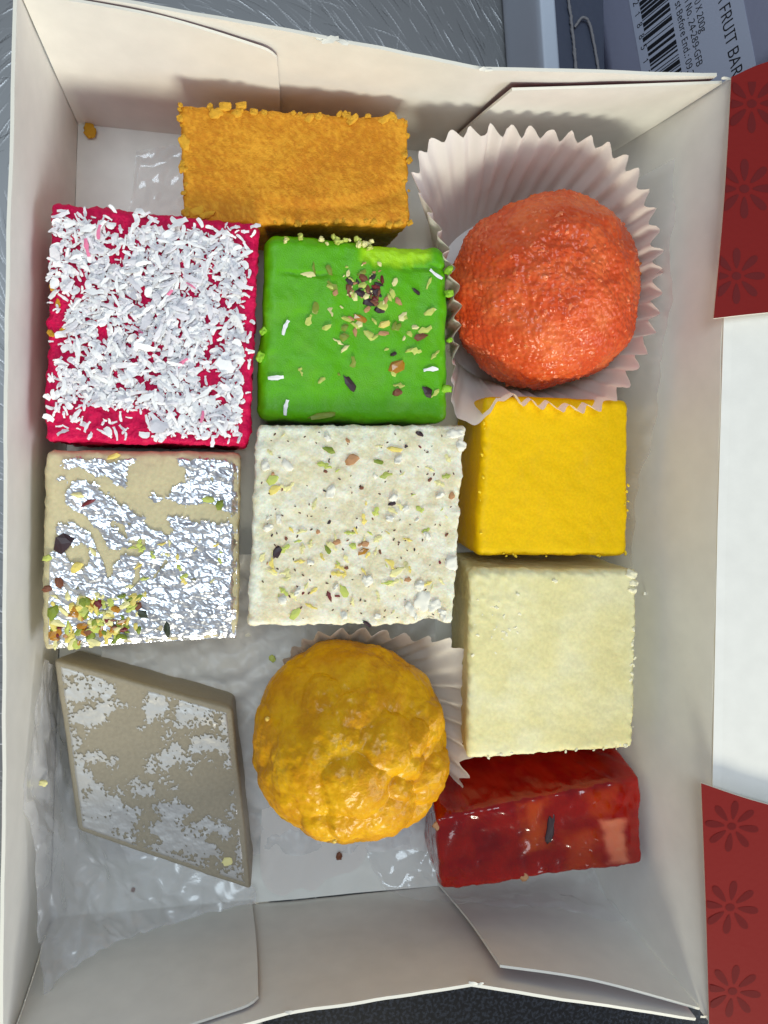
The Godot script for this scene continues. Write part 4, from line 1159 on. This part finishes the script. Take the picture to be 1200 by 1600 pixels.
func laddoo_orange() -> void:
	var cup := thing("paper_cup", "tall white pleated paper cup around the orange ball", "paper cup", V(6.1, 0.05, -4.0), "white pleated paper cups")
	paper_cup(cup, V(6.1, 0.06, -4.05), 1.95, [[3.2, 2.9, -5.75, 1], [3.5, 2.9, -6.42, 1], [4.4, 2.95, -6.7, 1], [5.54, 2.95, -6.74, 1], [6.85, 2.95, -6.66, 1], [7.62, 2.95, -6.2, 1], [8.1, 2.95, -5.36, 1], [8.28, 2.9, -4.2, 1], [8.18, 2.9, -3.03, 1], [7.75, 2.9, -2.1, 1], [7.2, 2.95, -1.42, 1.1], [6.4, 2.98, -1.3, 1.2], [5.6, 2.98, -1.4, 1.2], [5.0, 2.95, -1.5, 0.8], [4.5, 2.85, -1.0, 0.25], [4.1, 2.6, -1.2, 0.25], [3.98, 2.8, -1.9, 0.8], [4.06, 2.85, -2.7, 1.2], [4.04, 2.85, -3.6, 1.3], [3.8, 2.85, -4.5, 1.2], [3.45, 2.88, -5.2, 1.1]], 46, M.paper, 141)
	var t := thing("orange_laddoo", "orange red grainy glistening ball sitting in the upper paper cup", "sweet", V(6.15, 0.1, -3.85))
	var n := nz(142)
	var g := nz(143, FastNoiseLite.TYPE_CELLULAR, 1)
	var disp := func(_q, _d, p): return 0.2 * n.get_noise_3dv(p * 0.42) + 0.06 * n.get_noise_3dv(p * 1.7) - 0.05 * g.get_noise_3dv(p * 9.5)
	var b := ball(V(6.18, 1.95, -3.84), 2.0, 1.85, 2.0, 160, disp)
	var a := lin(212, 78, 32)
	var c := lin(238, 124, 66)
	b.col = func(_q, _d, p): return a.lerp(c, clampf(0.5 + 0.7 * n.get_noise_3dv(p * 0.9) + 0.6 * g.get_noise_3dv(p * 9.5), 0, 1))
	part("boondi_ball", make_block(b), M.orange, t)
	rng.seed = 1421
	var grains := []
	for k in 1100:
		var d := V(rng.randfn(), rng.randfn(), rng.randfn()).normalized()
		if d.y < -0.35:
			continue
		var p := V(6.18, 1.95, -3.84) + V(d.x * 2.0, d.y * 1.85, d.z * 2.0)
		p += d * (float(b.disp.call(Vector3.ZERO, d, p)) - 0.05)
		var r := rng.randf_range(0.07, 0.14)
		grains.append(Transform3D(turned(rng.randf() * TAU, rng.randf(), rng.randf(), V(r * rng.randf_range(0.9, 1.5), r, r)), (p - org) * 0.01))
	heap("boondi_grain", t, crumbs[4], mat(srgb(236, 122, 70), 0.45, {"coat": 0.4, "coat_rough": 0.12}), grains.slice(0, grains.size() / 2))
	heap("boondi_grain", t, crumbs[0], mat(srgb(230, 106, 54), 0.45, {"coat": 0.4, "coat_rough": 0.12}), grains.slice(grains.size() / 2))
	var bitm := mat(srgb(214, 116, 30), 0.4, {"coat": 0.5})
	bit("crumb", t, crumbs[1], bitm, V(8.13, 2.3, -4.35), 0.6, V(0.26, 0.16, 0.34))
	bit("crumb", t, crumbs[3], bitm, V(5.4, 3.18, -2.6), 0.2, V(0.2, 0.12, 0.22))

func laddoo_yellow() -> void:
	var cup := thing("paper_cup", "white pleated paper cup under the yellow ball, its front side pressed flat", "paper cup", V(2.1, 0.1, 5.6), "white pleated paper cups")
	paper_cup(cup, V(2.2, 0.2, 5.6), 1.6, [[1.36, 2.2, 3.3, 1], [2.0, 2.3, 3.22, 1.1], [2.6, 2.3, 3.28, 1.1], [3.3, 2.3, 3.4, 1.1], [4.15, 2.3, 3.55, 1.1], [4.5, 2.3, 4.2, 1.3], [4.53, 2.3, 5.0, 1.3], [4.5, 2.3, 5.7, 1.3], [4.45, 2.2, 6.3, 1.2], [4.4, 1.9, 6.75, 0.8], [4.05, 1.3, 7.2, 0.4], [3.4, 0.6, 7.8, 0.2], [2.75, 0.3, 8.3, 0.1], [2.6, 0.28, 8.9, 0.05], [2.3, 0.3, 9.25, 0.05], [1.7, 0.28, 9.4, 0.05], [1.35, 0.27, 9.68, 0.05], [1.05, 0.28, 9.58, 0.05], [0.6, 0.27, 9.72, 0.05], [0.2, 0.28, 9.35, 0.05], [0.15, 0.28, 8.5, 0.05], [0.2, 0.28, 7.2, 0.1], [0.15, 0.4, 6.0, 0.2], [0.4, 0.7, 4.8, 0.3], [0.8, 1.5, 3.8, 0.7]], 44, M.paper, 151)
	var t := thing("yellow_laddoo", "golden yellow lumpy ball with crumbly torn layers, in the lower paper cup", "sweet", V(2.0, 0.2, 5.55))
	var n := nz(152)
	var g := nz(153, FastNoiseLite.TYPE_CELLULAR, 1)
	# the lumps it is pressed from: [right, forward, size, height] on the face that looks up
	var lumps := []
	var v := V(-0.12, 0.93, -0.33).normalized()
	var rr := (Vector3.RIGHT - v * v.x).normalized()
	var dd := rr.cross(v)
	if dd.z < 0:
		dd = -dd
	for a in [[-.62, -.6, .62, .08], [-.3, -.45, .36, .07], [.16, -.28, .44, .1], [.4, .12, .62, .17], [.64, .06, .36, .13], [.84, -.16, .42, .14], [.06, .5, .66, .19], [.62, .3, .36, .13], [.83, .46, .5, .15],
			[.0, .84, .5, .12], [.36, .8, .66, .16], [.72, .74, .42, .12], [-.5, .3, .8, .09], [.32, -.66, .75, .09], [-.3, .86, .44, .09], [-.76, .56, .6, .08], [-.86, -.1, .5, .07], [-.1, .06, .5, .06], [.7, -.5, .5, .07], [-.1, -.85, .6, .07], [.28, .42, .3, .16], [.5, .56, .34, .17], [.2, .68, .3, .13]]:
		var w := sqrt(maxf(0.02, 1 - a[0] * a[0] - a[1] * a[1]))
		lumps.append([rr * a[0] + dd * a[1] + v * w, a[2] * 0.62, a[3]])
	var heart := V(2.0, 2.05, 5.55)
	var disp := func(_q, d, p):
		var at: Vector3 = (p - heart).normalized() + V(n.get_noise_3dv(p * 1.1), n.get_noise_3dv(p * 1.1 + V(9, 0, 0)), n.get_noise_3dv(p * 1.1 + V(0, 9, 0))) * 0.09
		var top := 0.0
		for l in lumps:
			var far: float = at.distance_squared_to(l[0]) / (l[1] * l[1])
			if far < 1.0:
				top = maxf(top, 1.6 * l[2] * pow(1 - far, 0.8))
		return top - 0.11 + 0.10 * n.get_noise_3dv(p * 0.5) + 0.05 * n.get_noise_3dv(p * 2.0) - 0.02 * g.get_noise_3dv(p * 6) + 0.006 * n.get_noise_3dv(p * 8) + d.x * 0.0
	var b := ball(V(2.0, 2.05, 5.55), 2.1, 1.86, 2.14, 170, disp)
	var a := lin(212, 146, 0)
	var c := lin(242, 186, 18)
	b.col = func(_q, _d, p): return a.lerp(c, clampf(0.4 + 0.9 * n.get_noise_3dv(p * 1.0) + 0.3 * g.get_noise_3dv(p * 0.8) + 0.4 * n.get_noise_3dv(p * 5), 0, 1))
	part("boondi_ball", make_block(b), M.yellow, t)
	var seed_m := mat(srgb(232, 196, 90), 0.4)
	for s in [[0.28, 2.95, 4.75, 0.09], [1.5, 3.75, 6.9, 0.08]]:
		bit("seed", t, crumbs[2], seed_m, V(s[0], s[1], s[2]), 0.4, V(s[3], s[3], s[3]))

func loose_crumbs() -> void:
	rng.seed = 1511
	for s in [["golden crumb in the back left corner of the box", -3.35, 0.1, -7.35, 0.26, M.besan_crumb], ["tiny brown crumb on the film in the front left corner", -2.6, 0.75, 9.05, 0.09, M.nut.brown], ["pale green crumb on the wax paper beside the yellow ball", 0.45, 0.25, 4.2, 0.14, M.nut.lime],
			["pale crumb caught on the film by the left wall", -4.02, 2.3, 6.0, 0.13, M.nut.pale], ["dark crumb on the flattened paper in front of the yellow ball", 1.95, 0.36, 8.85, 0.15, M.nut.brown],
			["white coconut crumb on the floor between the silver and white squares", -0.1, 0.3, 3.6, 0.14, M.white_crumb], ["pale crumb stuck high on the right wall beside the cream square", 8.42, 2.3, 2.6, 0.06, M.white_crumb]]:
		var o := thing("crumb", s[0], "crumb", V(s[1], s[2], s[3]))
		part("piece", crumbs[rng.randi() % 5], s[5], o, Vector3.ZERO, turned(rng.randf() * TAU, 0, 0, V(s[4] * 1.2, s[4] * 0.5, s[4])))
